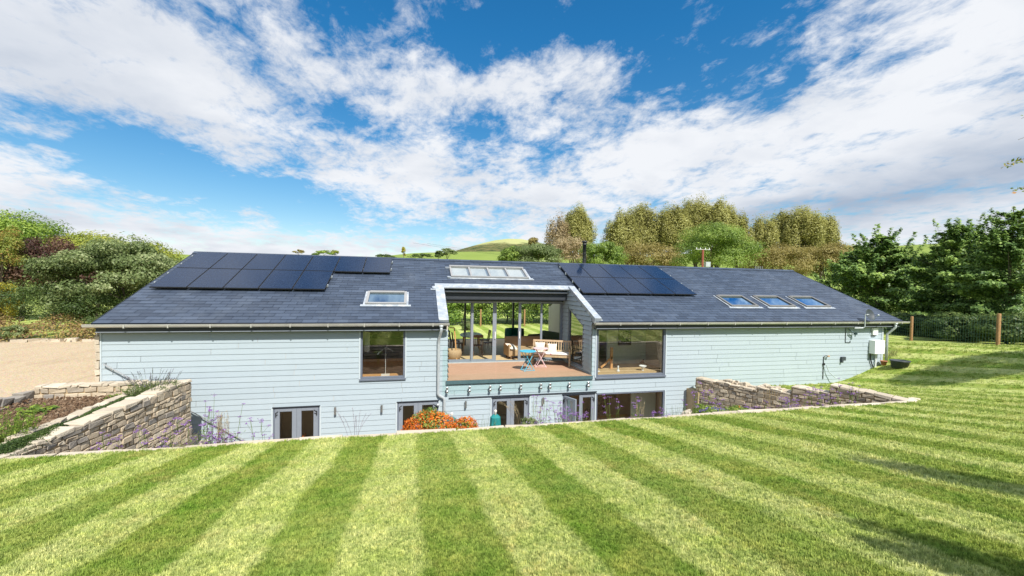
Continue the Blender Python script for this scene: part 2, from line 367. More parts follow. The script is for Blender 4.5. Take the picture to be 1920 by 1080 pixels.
def mat_lawn(name, blades=False):
    g = G(name); p = g.n('ShaderNodeNewGeometry').outputs['Position']; sx = g.n('ShaderNodeSeparateXYZ'); g.l(p, sx.inputs[0])
    wob = g.noise(.8, 3, .6, co='World'); wob2 = g.noise(7, 2, .5, co='World')
    xx = g.math('ADD', sx.outputs[0], g.math('ADD', g.math('MULTIPLY', g.math('SUBTRACT', wob, .5), .20), g.math('MULTIPLY', g.math('SUBTRACT', wob2, .5), .12)))
    ph = g.math('MULTIPLY', g.math('SUBTRACT', xx, STR0), math.pi/STRW)
    s_ = g.math('ADD', g.math('MULTIPLY', g.math('SINE', ph), 2.6), .5, True)      # 1 = dark pass; light and shade of leaning blades put into colour
    # mower passes press unevenly
    s_ = g.math('MULTIPLY', s_, g.ramp(g.noise(.55, 4, .65, co='World', sc=(1, .6, 1)), [(.25, .55), (.6, 1.0)]))
    light = g.mix(g.ramp(g.noise(2.2, 5, .7, co='World'), [(.35, 0.0), (.7, 1.0)]), (.395, .485, .125), (.575, .60, .255))
    dark = g.mix(g.ramp(g.noise(2.6, 5, .7, co='World'), [(.35, 0.0), (.7, 1.0)]), (.165, .29, .035), (.345, .39, .085))
    col = g.mix(s_, light, dark)
    mott = g.ramp(g.noise(5.5, 6, .8, co='World', sc=(1, .8, 1)), [(.3, (.68, .75, .64)), (.5, (1.0, 1.0, 1.0)), (.72, (1.28, 1.18, 1.26))]); col = g.mix(1.0, col, mott, 'MULTIPLY')
    dry = g.ramp(g.noise(1.6, 6, .75, co='World', sc=(1, .7, 1)), [(.55, 0.0), (.72, 1.0)]); col = g.mix(g.math('MULTIPLY', dry, .6), col, (.50, .43, .15))
    lush = g.ramp(g.noise(.9, 5, .7, co='World', rot=(0, 0, 1)), [(.6, 0.0), (.74, 1.0)]); col = g.mix(g.math('MULTIPLY', lush, .45), col, (.10, .23, .035))
    if blades:
        oi = g.n('ShaderNodeObjectInfo'); gi = g.n('ShaderNodeAttribute', attribute_name='var')
        fr = g.n('ShaderNodeTexWhiteNoise'); fr.noise_dimensions = '3D'
        sn = g.n('ShaderNodeVectorMath', operation='SNAP'); g.l(p, sn.inputs[0]); sn.inputs[1].default_value = (.02, .02, 1)
        g.l(sn.outputs[0], fr.inputs[0])
        col = g.mix(1.0, col, g.ramp(fr.outputs[0], [(0, (.55, .60, .52)), (.5, (1.0, 1.0, 1.0)), (1, (1.5, 1.38, 1.5))]), 'MULTIPLY')
        d = g.bsdf(col, .6, spec=.15); tr = g.n('ShaderNodeBsdfTranslucent'); g.l(col, tr.inputs[0])
        ms = g.n('ShaderNodeMixShader'); ms.inputs[0].default_value = .3; g.l(d, ms.inputs[1]); g.l(tr.outputs[0], ms.inputs[2])
        return g.out(ms.outputs[0])
    fine = g.noise(60, 5, .75, co='World'); mid = g.noise(14, 4, .7, co='World')
    col = g.mix(1.0, col, g.ramp(fine, [(.3, (.55, .55, .5)), (.7, (1.25, 1.25, 1.2))]), 'MULTIPLY')
    col = g.mix(1.0, col, g.ramp(mid, [(.3, (.8, .8, .8)), (.7, (1.12, 1.12, 1.1))]), 'MULTIPLY')
    h = g.math('ADD', fine, g.math('MULTIPLY', mid, .8))
    return g.out(g.bsdf(col, .85, normal=g.bump(h, .8, .03), spec=.1))
LAWN = mat_lawn('mown_lawn'); BLADE = mat_lawn('grass_blades', True)

xs = sorted(set([round(x, 3) for x in np.concatenate([np.arange(-60, -18, 3), np.arange(-18, 24, .5), np.arange(24, 80, 3)])] + [-6.0, -8.3, 11.25, 19.2, -5.7]))
xs = [x for x in xs if not (x in (-8.5, -5.5, 11.0, 11.5, 19.0))]
ys = sorted(set([round(y, 3) for y in np.concatenate([np.arange(-40, -6, 3), np.arange(-6, 26, .5), np.arange(26, 62, 3)])] + [YE, 13.35, 23.4]))
ys = [y for y in ys if y not in (7.5, 13.5, 23.5)]
def warp(x, y):
    w = max(0, 1-abs(x-11.25)/3.2)*float(sst(5.2, 7.66, y)); return x+(float(xright(y))-11.25)*w
V = []; F = []
for y in ys:
    for x in xs:
        X = warp(x, y) if 4 < y < 13.4 else x; V.append((X, y, float(gz(X, y))))
nx = len(xs)
for j in range(len(ys)-1):
    for i in range(nx-1):
        cx, cy = (xs[i]+xs[i+1])/2, (ys[j]+ys[j+1])/2
        if YE < cy < 13.35 and -6.0 < cx < 11.25: continue
        if cx < -6.0 and cy > YE and cx > -30 and cy < 23.4: continue
        if 13.35 < cy < 23.4 and -8.3 < cx < 19.2: continue
        F.append((j*nx+i, j*nx+i+1, (j+1)*nx+i+1, (j+1)*nx+i))
me = bpy.data.meshes.new('lawn'); me.from_pydata(V, [], F); me.polygons.foreach_set('use_smooth', [True]*len(F)); me.update()
tag(link('lawn', me, None, LAWN), kind='structure')

# blades of the mown turf
def turf():
    tv = []; tf = []
    for k in range(13):
        a = random.uniform(0, 6.28); r_ = random.uniform(0, .022); bx, by = r_*math.cos(a), r_*math.sin(a)
        d = random.uniform(0, 6.28); h = random.uniform(.012, .025); ln = random.uniform(.003, .012); w = random.uniform(.0014, .0024)
        px_, py_ = -math.sin(d)*w, math.cos(d)*w; lx, ly = math.cos(d)*ln, math.sin(d)*ln; i = len(tv)
        tv += [(bx-px_, by-py_, -.004), (bx+px_, by+py_, -.004), (bx+px_*.8+lx*.35, by+py_*.8+ly*.35, h*.6), (bx-px_*.8+lx*.35, by-py_*.8+ly*.35, h*.6), (bx+lx, by+ly, h)]
        tf += [(i, i+1, i+2, i+3), (i+3, i+2, i+4)]
    tm = bpy.data.meshes.new('grass_tuft'); tm.from_pydata(tv, [], tf); tm.update(); tm.materials.append(BLADE)
    to = bpy.data.objects.new('grass_tuft', tm)
    pts = []
    zones = [(0.9, 3.4, 2400, 1.0), (3.4, 6, 1250, 1.15), (6, 10, 480, 1.5), (10, 17, 150, 1.9), (17, 27, 45, 2.5)]
    for r0, r1, dn, sc in zones:
        A0, A1 = R(-48), R(72); n = int(dn*(A1-A0)/2*(r1*r1-r0*r0))
        r_ = np.sqrt(rng.uniform(r0*r0, r1*r1, n)); a = rng.uniform(A0, A1, n); x = r_*np.sin(a); y = r_*np.cos(a)
        pit = (y > YE+.02) & (x > -6.2) & (x < xright(y)+.25) & (y < 13.4); bedl = (x < -6.1) & (y > YE)
        hs_ = (y > 13.33) & (x < 19.25)
        k = ~(pit | bedl | hs_); x, y = x[k], y[k]; pts.append(np.stack([x, y, gz(x, y), np.full(len(x), sc)*rng.uniform(.75, 1.25, len(x))], 1))
    P_ = np.concatenate(pts); n = len(P_)
    gm = bpy.data.meshes.new('grass'); gm.vertices.add(n); gm.vertices.foreach_set('co', P_[:, :3].ravel())
    at = gm.attributes.new('scl', 'FLOAT', 'POINT'); at.data.foreach_set('value', P_[:, 3].astype(np.float32))
    at = gm.attributes.new('rot', 'FLOAT', 'POINT'); at.data.foreach_set('value', rng.uniform(0, 6.28, n).astype(np.float32))
    gm.update(); go = link('grass', gm, None, BLADE)
    ng = bpy.data.node_groups.new('grass_nodes', 'GeometryNodeTree')
    ng.interface.new_socket('Geometry', in_out='INPUT', socket_type='NodeSocketGeometry'); ng.interface.new_socket('Geometry', in_out='OUTPUT', socket_type='NodeSocketGeometry')
    gi, go_ = ng.nodes.new('NodeGroupInput'), ng.nodes.new('NodeGroupOutput')
    ip = ng.nodes.new('GeometryNodeInstanceOnPoints'); ob = ng.nodes.new('GeometryNodeObjectInfo'); ob.inputs[0].default_value = to
    a1 = ng.nodes.new('GeometryNodeInputNamedAttribute'); a1.data_type = 'FLOAT'; a1.inputs[0].default_value = 'scl'
    a2 = ng.nodes.new('GeometryNodeInputNamedAttribute'); a2.data_type = 'FLOAT'; a2.inputs[0].default_value = 'rot'
    cx = ng.nodes.new('ShaderNodeCombineXYZ')
    ng.links.new(gi.outputs[0], ip.inputs['Points']); ng.links.new(ob.outputs['Geometry'], ip.inputs['Instance'])
    ng.links.new(a2.outputs[0], cx.inputs[2]); ng.links.new(cx.outputs[0], ip.inputs['Rotation']); ng.links.new(a1.outputs[0], ip.inputs['Scale'])
    ng.links.new(ip.outputs[0], go_.inputs[0])
    md = go.modifiers.new('grass', 'NODES'); md.node_group = ng
    tag(go, 'short striped lawn grass covering the slope in front of the house', 'grass', kind='stuff')
turf()

# far fields, hills
def mat_field():
    g = G('far_fields'); p = g.n('ShaderNodeNewGeometry').outputs['Position']; sx = g.n('ShaderNodeSeparateXYZ'); g.l(p, sx.inputs[0])
    n = g.noise(.012, 5, .7, co='World'); col = g.ramp(n, [(.35, (.07, .10, .035)), (.5, (.14, .17, .06)), (.62, (.20, .24, .08))])
    hi = g.ramp(g.math('ADD', g.math('MULTIPLY', sx.outputs[2], .01), g.math('MULTIPLY', g.math('SUBTRACT', n, .5), .35)), [(.66, 0.0), (.70, 1.0)])
    scrub = g.ramp(g.noise(.11, 6, .75, co='World'), [(.40, (.035, .055, .02)), (.5, (.10, .11, .04)), (.62, (.19, .16, .07))])
    low = g.ramp(sx.outputs[2], [(.0, 1.0), (1.0, 1.0)])
    lowm = g.ramp(g.math('MULTIPLY', sx.outputs[2], .01), [(.46, 0.0), (.475, 1.0)])
    col = g.mix(lowm, g.mix(g.noise(.03, 4, co='World'), (.15, .21, .045), (.24, .30, .075)), scrub)
    col = g.mix(hi, col, g.mix(g.noise(.05, 5, .7, co='World'), (.30, .34, .12), (.42, .40, .20)))
    return g.out(g.bsdf(col, .95, spec=.05))
FIELD = mat_field()
def terrain():
    V = []; F = []; rs = [60, 90, 140, 200, 280, 380, 450, 520, 580, 640, 700, 760, 820, 900, 1100, 1500, 2500, 5000]; na = 200
    def h(x, y):
        r_ = math.hypot(x, y); az_ = math.degrees(math.atan2(x, y))
        top = 26+16*float(sst(-14, 2, az_))+6*float(sst(28, 46, az_)) if az_ > -90 else 26
        z = -3.2+(top+3.2)*float(sst(150, 600, r_)); z += 42*math.exp(-((x-165)/105)**2-((y-720)/110)**2)
        z += 2.0*math.sin(x*.02)*math.cos(y*.013)
        if r_ > 1100: z = z*(1-float(sst(1100, 4500, r_)))-8*float(sst(1100, 4500, r_))
        return z
    for r_ in rs:
        for k in range(na):
            a = 2*math.pi*k/na; x, y = r_*math.sin(a), r_*math.cos(a)
            V.append((x, y, h(x, y) if r_ > 60 else -3.3))
    for j in range(len(rs)-1):
        for k in range(na): F.append((j*na+k, j*na+(k+1) % na, (j+1)*na+(k+1) % na, (j+1)*na+k))
    c = len(V); V.append((0, 0, -6.4))
    for k in range(na): V.append((58*math.sin(2*math.pi*k/na), 58*math.cos(2*math.pi*k/na), -6.4))
    for k in range(na): F.append((c, c+1+(k+1) % na, c+1+k)); F.append((c+1+k, c+1+(k+1) % na, (k+1) % na, k))
    me = bpy.data.meshes.new('terrain'); me.from_pydata(V, [], F); me.polygons.foreach_set('use_smooth', [True]*len(F)); me.update()
    tag(link('hills', me, None, FIELD), kind='structure')
terrain()

# gravel drive, soil bed, patio
def sheet(name, x0, x1, y0, y1, z, mat, dx=.4, amp=.0, kind='structure', zf=None):
    nx_ = max(2, int((x1-x0)/dx)); ny_ = max(2, int((y1-y0)/dx)); V = []; F = []
    for j in range(ny_+1):
        for i in range(nx_+1):
            x = x0+(x1-x0)*i/nx_; y = y0+(y1-y0)*j/ny_
            V.append((x, y, (z if zf is None else zf(x, y))+random.uniform(-amp, amp)))
    for j in range(ny_):
        for i in range(nx_):
            a = j*(nx_+1)+i; F.append((a, a+1, a+nx_+2, a+nx_+1))
    me = bpy.data.meshes.new(name); me.from_pydata(V, [], F); me.polygons.foreach_set('use_smooth', [True]*len(F)); me.update()
    o = link(name, me, None, mat)
    if kind: o['kind'] = kind
    return o
def mat_gravel():
    g = G('pale_gravel'); v = g.n('ShaderNodeTexVoronoi'); v.inputs['Scale'].default_value = 34; g.l(g.n('ShaderNodeTexCoord').outputs['Object'], v.inputs[0])
    col = g.mix(g.ramp(g.noise(16, 6, .85), [(.35, 0.0), (.65, 1.0)]), (.32, .245, .155), (.56, .465, .335)); col = g.mix(g.math('MULTIPLY', g.noise(.7, 4, .6), .4), col, (.47, .38, .265))
    rut = g.ramp(g.noise(.9, 6, .75, sc=(1, .35, 1), rot=(0, 0, .5)), [(.52, 0.0), (.72, 1.0)]); col = g.mix(g.math('MULTIPLY', rut, .4), col, (.30, .21, .13))
    sp = g.ramp(g.noise(5, 3, .9), [(.66, 0.0), (.7, 1.0)]); col = g.mix(g.math('MULTIPLY', sp, .5), col, (.26, .19, .13))
    col = g.mix(.5, col, g.mix(.5, v.outputs['Color'], col, 'MIX'), 'SOFT_LIGHT')
    return g.out(g.bsdf(col, .95, normal=g.bump(v.outputs['Distance'], .6, .02)))
sheet('gravel_drive', -30, -8.86, 7.66, 23.4, -2.74, mat_gravel(), 1.0)
GRAV = bpy.data.materials['pale_gravel']
sheet('gravel_path', -8.86, -8.0, 12.45, 23.4, -2.744, GRAV, .4)
def mat_soil():
    g = G('brown_soil'); n = g.noise(9, 7, .75); col = g.ramp(n, [(.3, (.085, .045, .025)), (.5, (.19, .115, .065)), (.66, (.34, .24, .15))])
    return g.out(g.bsdf(col, .95, normal=g.bump(n, 1.0, .06)))
SOIL = mat_soil()
sheet('soil_bed', -8.84, -6.45, 7.70, 12.25, -2.86, SOIL, .09, .022, zf=lambda x, y: -2.86-.05*(y-8)/4+.03*math.sin(x*3)*math.cos(y*2.2))
sheet('strip_bed', -6.35, -5.95, 7.70, 12.2, -2.755, SOIL, .1, .01)
PAVE = paint('pale_paving', (.46, .40, .33), .85, .1, 3, bump=.2)
sheet('patio', -7.9, 12.6, 9.6, 13.36, -5.77, PAVE, 1.0)
sheet('border_bed', -6.1, 12.3, 7.5, 9.6, -3.7, SOIL, .25, .03, zf=lambda x, y: -3.35-.16*(y-7.6))
t_ = MB(); t_.box(-6.1, 12.3, 9.6, 9.85, -5.8, -3.72)
t_.build('bed_retaining_wall', MORTAR); tag(bpy.data.objects['bed_retaining_wall'], 'low retaining wall holding the flower border below the lawn edge, hidden behind the kerb', 'wall')

# ------------------------------------------------------------------ stone walls
def stone_face(mb, p0, p1, ztop, zbot, n, proud=.03, hmin=.075, hmax=.18, wmin=.12, wmax=.36, slope=0.0):
    """rubble courses on the vertical face from p0 to p1 (xy), outward normal n; ztop(t) gives the top height"""
    p0, p1, n = Vector(p0).to_3d(), Vector(p1).to_3d(), Vector(n).to_3d().normalized(); Ln = (p1-p0).length; u = (p1-p0)/Ln
    zt = max(ztop(0), ztop(1)); z = zbot
    while z < zt:
        h = random.uniform(hmin, hmax); x = -random.uniform(0, .2)
        while x < Ln:
            w = random.uniform(wmin, wmax)*(1 if h > .13 else .8); a, b = max(0, x), min(Ln, x+w); x += w
            if b-a < .05: continue
            hh = h
            if h > .15 and random.random() < .25: parts = [(z, z+h*.5), (z+h*.5, z+h)]
            else: parts = [(z, z+h)]
            for q0, q1 in parts:
                top = min(q1, ztop((a+b)/2/Ln)-.02)
                if top-q0 < .035: continue
                g_ = random.uniform(.008, .016); o = p0+u*(a+g_)+Vector((0, 0, q0+g_))-n*.04
                mb.obox(o, u*(b-a-2*g_), n*(proud+.04+random.uniform(-.012, .014)), Vector((0, 0, top-q0-2*g_)), random.random(), .015)
        z += h
def stone_cap(mb, p0, p1, n, th, ztop, h=.07, wmin=.13, wmax=.36):
    p0, p1, n = Vector(p0).to_3d(), Vector(p1).to_3d(), Vector(n).to_3d().normalized(); Ln = (p1-p0).length; u = (p1-p0)/Ln; x = 0
    while x < Ln-.02:
        w = min(random.uniform(wmin, wmax), Ln-x); za, zb = ztop(x/Ln), ztop((x+w)/Ln)
        o = p0+u*(x+.006)+n*.035+Vector((0, 0, za-h*.5)); hh = h*random.uniform(.7, 1.2)
        mb.obox(o, u*(w-.012)+Vector((0, 0, zb-za)), -n*(th+.06+random.uniform(-.02, .02)), Vector((0, 0, hh)), random.random(), .018); x += w
def stone_wall(name, label, p0, p1, n, th, ztop, zbot, both=False, ends=(True, True), capm=None):
    t = thing(name, label, 'wall', (p0[0], p0[1], zbot))
    P0, P1, nn = Vector(p0).to_3d(), Vector(p1).to_3d(), Vector(n).to_3d().normalized(); u = (P1-P0).normalized()
    c = MB(); Ln = (P1-P0).length; k = 10
    for i in range(k):
        za, zb = ztop(i/k)-.03, ztop((i+1)/k)-.03; q = P0+u*Ln*i/k; w = u*Ln/k; i0 = len(c.v)
        q = Vector((q.x, q.y, 0))
        a, b = q, q+w
        c.v += [tuple(p) for p in (a+Vector((0, 0, zbot)), b+Vector((0, 0, zbot)), b-nn*th+Vector((0, 0, zbot)), a-nn*th+Vector((0, 0, zbot)),
                a+Vector((0, 0, za)), b+Vector((0, 0, zb)), b-nn*th+Vector((0, 0, zb)), a-nn*th+Vector((0, 0, za)))]
        for f_ in ((4, 5, 6, 7), (0, 1, 5, 4), (2, 3, 7, 6)): c.f.append(tuple(i0+j for j in f_)); c.var.append(.5)
        if i == 0: c.f.append((i0+3, i0, i0+4, i0+7)); c.var.append(.5)
        if i == k-1: c.f.append((i0+1, i0+2, i0+6, i0+5)); c.var.append(.5)
    c.build('mortar_core', MORTAR, t)
    s = MB(); stone_face(s, p0, p1, ztop, zbot, n)
    if both: stone_face(s, (P1-nn*th).xy, (P0-nn*th).xy, lambda q: ztop(1-q), zbot, -nn)
    if ends[0]: stone_face(s, (P0-nn*th).xy, P0.xy, lambda q: ztop(0), zbot, -u, wmin=.15, wmax=.3)
    if ends[1]: stone_face(s, P1.xy, (P1-nn*th).xy, lambda q: ztop(1), zbot, u, wmin=.15, wmax=.3)
    s.build('stonework', STONE, t, bevel=.012)
    s = MB(); stone_cap(s, p0, p1, n, th, ztop); s.build('coping', capm or STONEL, t, bevel=.014)
    return t
random.seed(3)
stone_wall('stone_wall', 'long rubble stone retaining wall left of the house, running from the steps to the lawn corner',
           (-5.98, 7.62), (-5.56, 12.3), (1, -.09, 0), .30, lambda q: -2.72+.16*q, -5.2)
stone_wall('stone_wall', 'low straight stone wall with pale coping across the head of the soil bed',
           (-8.75, 12.22), (-5.95, 12.22), (0, -1, 0), .24, lambda q: -2.60, -3.15)
s = MB(); stone_cap(s, (-6.33, 7.72), (-6.42, 12.1), (1, 0, 0), .12, lambda q: -2.70+.03*q, .10); o = s.build('stone_edging', STONEL, bevel=.014)
tag(o, 'thin row of pale edging stones between the soil bed and the strip of creeping thyme', 'edging')
s = MB(); k = 0
for i in range(16):
    y = 8.0+i*.28; s.obox((-8.95+random.uniform(-.03, .03), y, -2.86), (.22, .0, random.uniform(-.02, .03)), (0, .27, 0), (0, 0, random.uniform(.13, .2)), random.random()*.25, .03)
    s.obox((-8.9+random.uniform(-.03, .03), y+.1, -2.96), (.2, .0, 0), (0, .25, 0), (0, 0, .1), random.random()*.2, .03)
o = s.build('slate_edging', STONE, bevel=.01); tag(o, 'dark rough slate edging between the gravel drive and the soil bed', 'edging')
# lawn edge kerb
s = MB(); stone_cap(s, (-6.0, 7.70), (12.2, 7.74), (0, -1, 0), .12, lambda q: -2.725, .045, .6, 1.2); stone_face(s, (-5.9, 7.82), (12.1, 7.84), lambda q: -2.76, -3.5, (0, 1, 0), wmin=.3, wmax=.6)
o = s.build('lawn_kerb', STONEL, bevel=.01); tag(o, 'long pale stone kerb edging the lawn above the sunken patio', 'kerb')
# right walls, stepped
m = MB(); m.box(9.78, 10.1, 12.7, 13.34, -5.3, -3.63); o = m.build('earth_retainer', MORTAR); tag(o, 'short rendered end of the retaining wall where it meets the blue boards', 'wall')
def xr2(y): return (float(xright(y)), y)
WA, WB = Vector((9.75, 12.95)), Vector((12.15, 7.72))
secs = [(.02, .372, -3.14, -3.19, 'first section of the stepped rubble wall, tallest face beside the blue cladding'),
        (.372, .534, -3.07, -3.09, 'second stepped section of the right rubble wall, rising behind the purple flowers'),
        (.534, .70, -2.85, -2.90, 'third stepped section of the right rubble wall with rough pale coping'),
        (.70, 1.0, -2.63, -2.745, 'last section of the stepped rubble wall, tapering into the lawn corner')]
secs = [(tuple(WA.lerp(WB, a)), tuple(WA.lerp(WB, b)), c, d, e) for a, b, c, d, e in secs]
for p0, p1, za, zb, lb in secs:
    d = Vector((p1[0]-p0[0], p1[1]-p0[1])).normalized(); nn = (d.y, -d.x)
    if nn[0] > 0: nn = (-nn[0], -nn[1])
    # the face looks left, towards the patio
    stone_wall('stone_wall', lb, p1, p0, (nn[0], nn[1], 0), .34, lambda q, a=zb, b=za: a+(b-a)*q, -5.2, ends=(True, True))
s = MB()
for i in range(22):
    q = i/21; x = 10.25+q*.75+random.uniform(-.05, .05); y = 12.0-q*1.9+random.uniform(-.06, .06)
    s.obox((x+.12, y, -3.40+q*.1), (random.uniform(.12, .24), .03, 0), (-.02, random.uniform(.1, .2), 0), (0, 0, random.uniform(.26, .36)), random.random(), .03)
o = s.build('rubble_heap', STONEL, bevel=.02); tag(o, 'row of loose pale rubble stones lying behind the first stepped wall section', 'stones')
# rock standing below big lower window and loose flat stone on the lawn
def rock(name, label, c, r, sc, mat, seed):
    bm = bmesh.new(); bmesh.ops.create_icosphere(bm, subdivisions=3, radius=r); rs = random.Random(seed)
    ax = [Vector((rs.gauss(0, 1), rs.gauss(0, 1), rs.gauss(0, 1))).normalized() for _ in range(14)]
    for v in bm.verts:
        for a in ax:
            d = v.co.dot(a)-r*rs.uniform(.62, .85) if False else v.co.dot(a)-r*.72
            if d > 0: v.co -= a*d*.9
        v.co = Vector((v.co.x*sc[0], v.co.y*sc[1], v.co.z*sc[2]))
    me = bpy.data.meshes.new(name); bm.to_mesh(me); bm.free(); o = link(name, me, None, mat); o.location = c
    at = me.attributes.new('var', 'FLOAT', 'FACE'); at.data.foreach_set('value', [.8]*len(me.polygons)); tag(o, label, 'rock'); return o
c = AT(1291, 782, 9.1); rock('boulder', 'tall pale pointed boulder standing among flowers right of the big lower window', (c.x, c.y, c.z-.15), .28, (.75, .6, 1.6), STONEL, 4)
rock('flat_stone', 'small flat pale stone lying in the grass beyond the wall end', (12.62, 8.05, float(gz(12.62, 8.05))+.02), .14, (1.5, .8, .3), STONEL, 5)

# ------------------------------------------------------------------ the house
YF, ZD, ZP = 13.35, -3.03, -5.77         # facade plane, balcony floor, patio
XL, XR = -8.12, 19.04
BX0, BX1, YB = 1.08, 6.02, 16.22         # balcony recess
TH = math.atan(.424); CT, ST = math.cos(TH), math.sin(TH); E0 = Vector((0, 13.09, -1.16)); RL = (18.36-13.09)/CT
def rp(x, s, h=0): return Vector((x, E0.y+s*CT-h*ST, E0.z+s*ST+h*CT))
def rbox(mb, x0, x1, s0, s1, h0, h1, var=.5, jit=0):
    return mb.obox(rp(x0, s0, h0), (x1-x0, 0, 0), rp(0, s1)-rp(0, s0), rp(0, 0, h1)-rp(0, 0, h0), var, jit)
house = thing('house', 'long low two storey house with pale blue boarding and a slate roof', 'house', (0, YF, ZP))
doors = [(-3.94, -2.685), (-.45, .808), (2.53, 3.80), (4.98, 6.20)]
OP = [(-1.542, -.234, -2.906, -1.30), (6.18, 8.865, -3.117, -1.30), (6.20, 8.88, ZP, -3.67)]+[(a, b, ZP, -3.67) for a, b in doors]+[(BX0, BX1, ZD-.16, .5)]
def cuts(a, b, ops, z):                  # free intervals of [a,b] at height z
    iv = [(a, b)]
    for x0, x1, z0, z1 in ops:
        if z0 < z < z1:
            nv = []
            for p, q in iv:
                if x1 <= p or x0 >= q: nv.append((p, q)); continue
                if x0 > p: nv.append((p, x0))
                if x1 < q: nv.append((x1, q))
            iv = nv
    return iv
def clad(mb, O, U, Nn, z0, z1, iv, pitch=.162, zs=(), lap=.012, gap=0):
    O, U, Nn = Vector(O), Vector(U), Vector(Nn); z = z1
    def P(u, h, zz): p = O+U*u+Nn*h; return (p.x, p.y, zz)
    row = 0
    while z > z0+.01:
        b = max(z-pitch, z0); ed = sorted([z, b]+[q for q in zs if b+.004 < q < z-.004], reverse=True); row += 1
        off = random.uniform(0, 3.6)
        for k in range(len(ed)-1):
            t, l = ed[k], ed[k+1]; ht = .004+lap*(z-t)/pitch; hl = .004+lap*(z-l)/pitch
            if k == 0: t -= gap
            for seg in iv((t+l)/2, t, l):
                ub, ut, vb, vt = seg if len(seg) == 4 else (seg[0], seg[0], seg[1], seg[1])
                # boards of 3.6 m, staggered
                jn = [ub]+[j for j in np.arange(math.floor(ub/3.6)*3.6+off, vb, 3.6) if ub+.3 < j < vb-.3]+[vb]
                for a, c in zip(jn[:-1], jn[1:]):
                    a_t = ut if a == ub else a; c_t = vt if c == vb else c; e = 0 if a == ub else .004; e2 = 0 if c == vb else .004
                    va = random.random()
                    mb.face([P(a+e, hl, l), P(c-e2, hl, l), P(c_t-e2, ht, t), P(a_t+e, ht, t)], va)
                    if l == b: mb.face([P(a+e, hl-lap-.006, l), P(c-e2, hl-lap-.006, l), P(c-e2, hl, l), P(a+e, hl, l)], va)
        z = b
random.seed(11)
m = MB(); zs = sorted({z for o in OP for z in o[2:]})
clad(m, (0, YF, 0), (1, 0, 0), (0, -1, 0), ZP, -1.43, lambda zm, t, l: cuts(XL+.02, XR-.05, OP, zm), zs=zs)
m.build('cladding', CLAD, house)
# structural wall behind the boards, cut for the openings
def wallgrid(mb, a, b, z0, z1, ops, y0, y1):
    X = sorted({a, b} | {v for o in ops for v in o[:2] if a < v < b}); Z = sorted({z0, z1} | {v for o in ops for v in o[2:] if z0 < v < z1})
    for i in range(len(X)-1):
        for j in range(len(Z)-1):
            cx, cz = (X[i]+X[i+1])/2, (Z[j]+Z[j+1])/2
            if any(o[0] < cx < o[1] and o[2] < cz < o[3] for o in ops): continue
            mb.box(X[i], X[i+1], y0, y1, Z[j], Z[j+1])
m = MB(); wallgrid(m, XL+.01, XR-.06, ZP, -1.25, OP, YF+.012, YF+.28); m.build('front_wall', WALLIN, house)
BOP = [(.06, 7.74, ZD-.01, -1.1)]
m = MB(); wallgrid(m, XL+.01, XR-.06, -5.8, -1.16, BOP, 23.1, 23.36); m.build('back_wall', WALLIN, house)
m = MB(); wallgrid(m, .06, 7.74, ZD, .02, [(.14, 2.5, ZD, -.12), (2.6, 5.0, ZD, -.12), (5.1, 7.6, ZD, -.12)], 21.0, 21.1); m.build('garden_glazing_frame', FRAME, house)
def gable(x0, x1):
    m = MB(); yl, yr = YF+.013, 23.35; pts = [(yl, ZP), (yr, ZP), (yr, -1.2), (18.36, E0.z+5.27*.424-.06), (yl, -1.16)]
    for x, fl in ((x0, 0), (x1, 1)):
        q = [(x, y, z) for y, z in pts]; m.face(q if fl else q[::-1])
    for i in range(5):
        (a, b), (c, d) = pts[i], pts[(i+1) % 5]; m.face([(x0, a, b), (x0, c, d), (x1, c, d), (x1, a, b)][::-1])
    return m
gable(XL-.0, XL+.25).build('gable_wall', WALLIN, house); gable(XR-.3, XR-.055).build('gable_wall', CLAD, house)
# stone quoin strip on the left corner
m = MB(); stone_face(m, (XL-.13, YF+.0), (XL-.0, YF+.0), lambda q: -1.45, -3.2, (0, -1, 0), wmin=.3, wmax=.4, hmin=.15, hmax=.24); stone_face(m, (XL-.12, 23), (XL-.12, YF+.02), lambda q: -1.4, -3.2, (-1, 0, 0), proud=.02)
m.build('stone_quoins', STONEL, house, bevel=.01)
m = MB(); m.box(XL-.10, XL, YF+.02, 23.3, -5.7, -1.3); m.build('quoin_mortar', MORTAR, house)
m = MB(); m.box(XL-.005, XL+.03, YF-.03, YF+.01, -5.7, -1.43); m.build('corner_trim', TRIM, house); m = MB(); m.box(XR-.07, XR+.01, YF-.03, YF+.02, -3.9, -1.43); m.build('corner_trim', TRIM, house)
# roof of real slate courses
random.seed(5)
m = MB(); pc = .20; rows = int(RL/pc)+1; RX0, RX1 = -8.15, 19.72
for r_ in range(rows):
    s0 = r_*pc-.01; s1 = min(s0+pc+.012, RL)
    iv = [(RX0, RX1)] if s0 > 2.86 else [(RX0, .80), (6.16, RX1)]
    for a, b in iv:
        x = a-(.21 if r_ % 2 else 0)-random.uniform(0, .03)
        while x < b:
            w = .42; p, q = max(x, a), min(x+w, b); x += w
            if q-p < .01: continue
            g_ = .005; h0 = .010+random.uniform(-.002, .005); h1 = .002
            A, B, C_, D = rp(p+g_, s0, h0), rp(q-g_, s0, h0), rp(q-g_, s1, h1), rp(p+g_, s1, h1); va = min(1, max(0, random.gauss(.5, .30)))
            m.face([A, B, C_, D], va); m.face([rp(p+g_, s0, h0-.011), rp(q-g_, s0, h0-.011), B, A], va*.6)
roof = m.build('roof', SLATE, house)
m = MB()                                  # boarding under the slates, cut round the balcony
for x0, x1, s0, s1 in ((RX0+.02, .95, .02, 2.86), (6.05, RX1-.02, .02, 2.86), (RX0+.02, RX1-.02, 2.86, RL)): rbox(m, x0, x1, s0, s1, -.16, -.012)
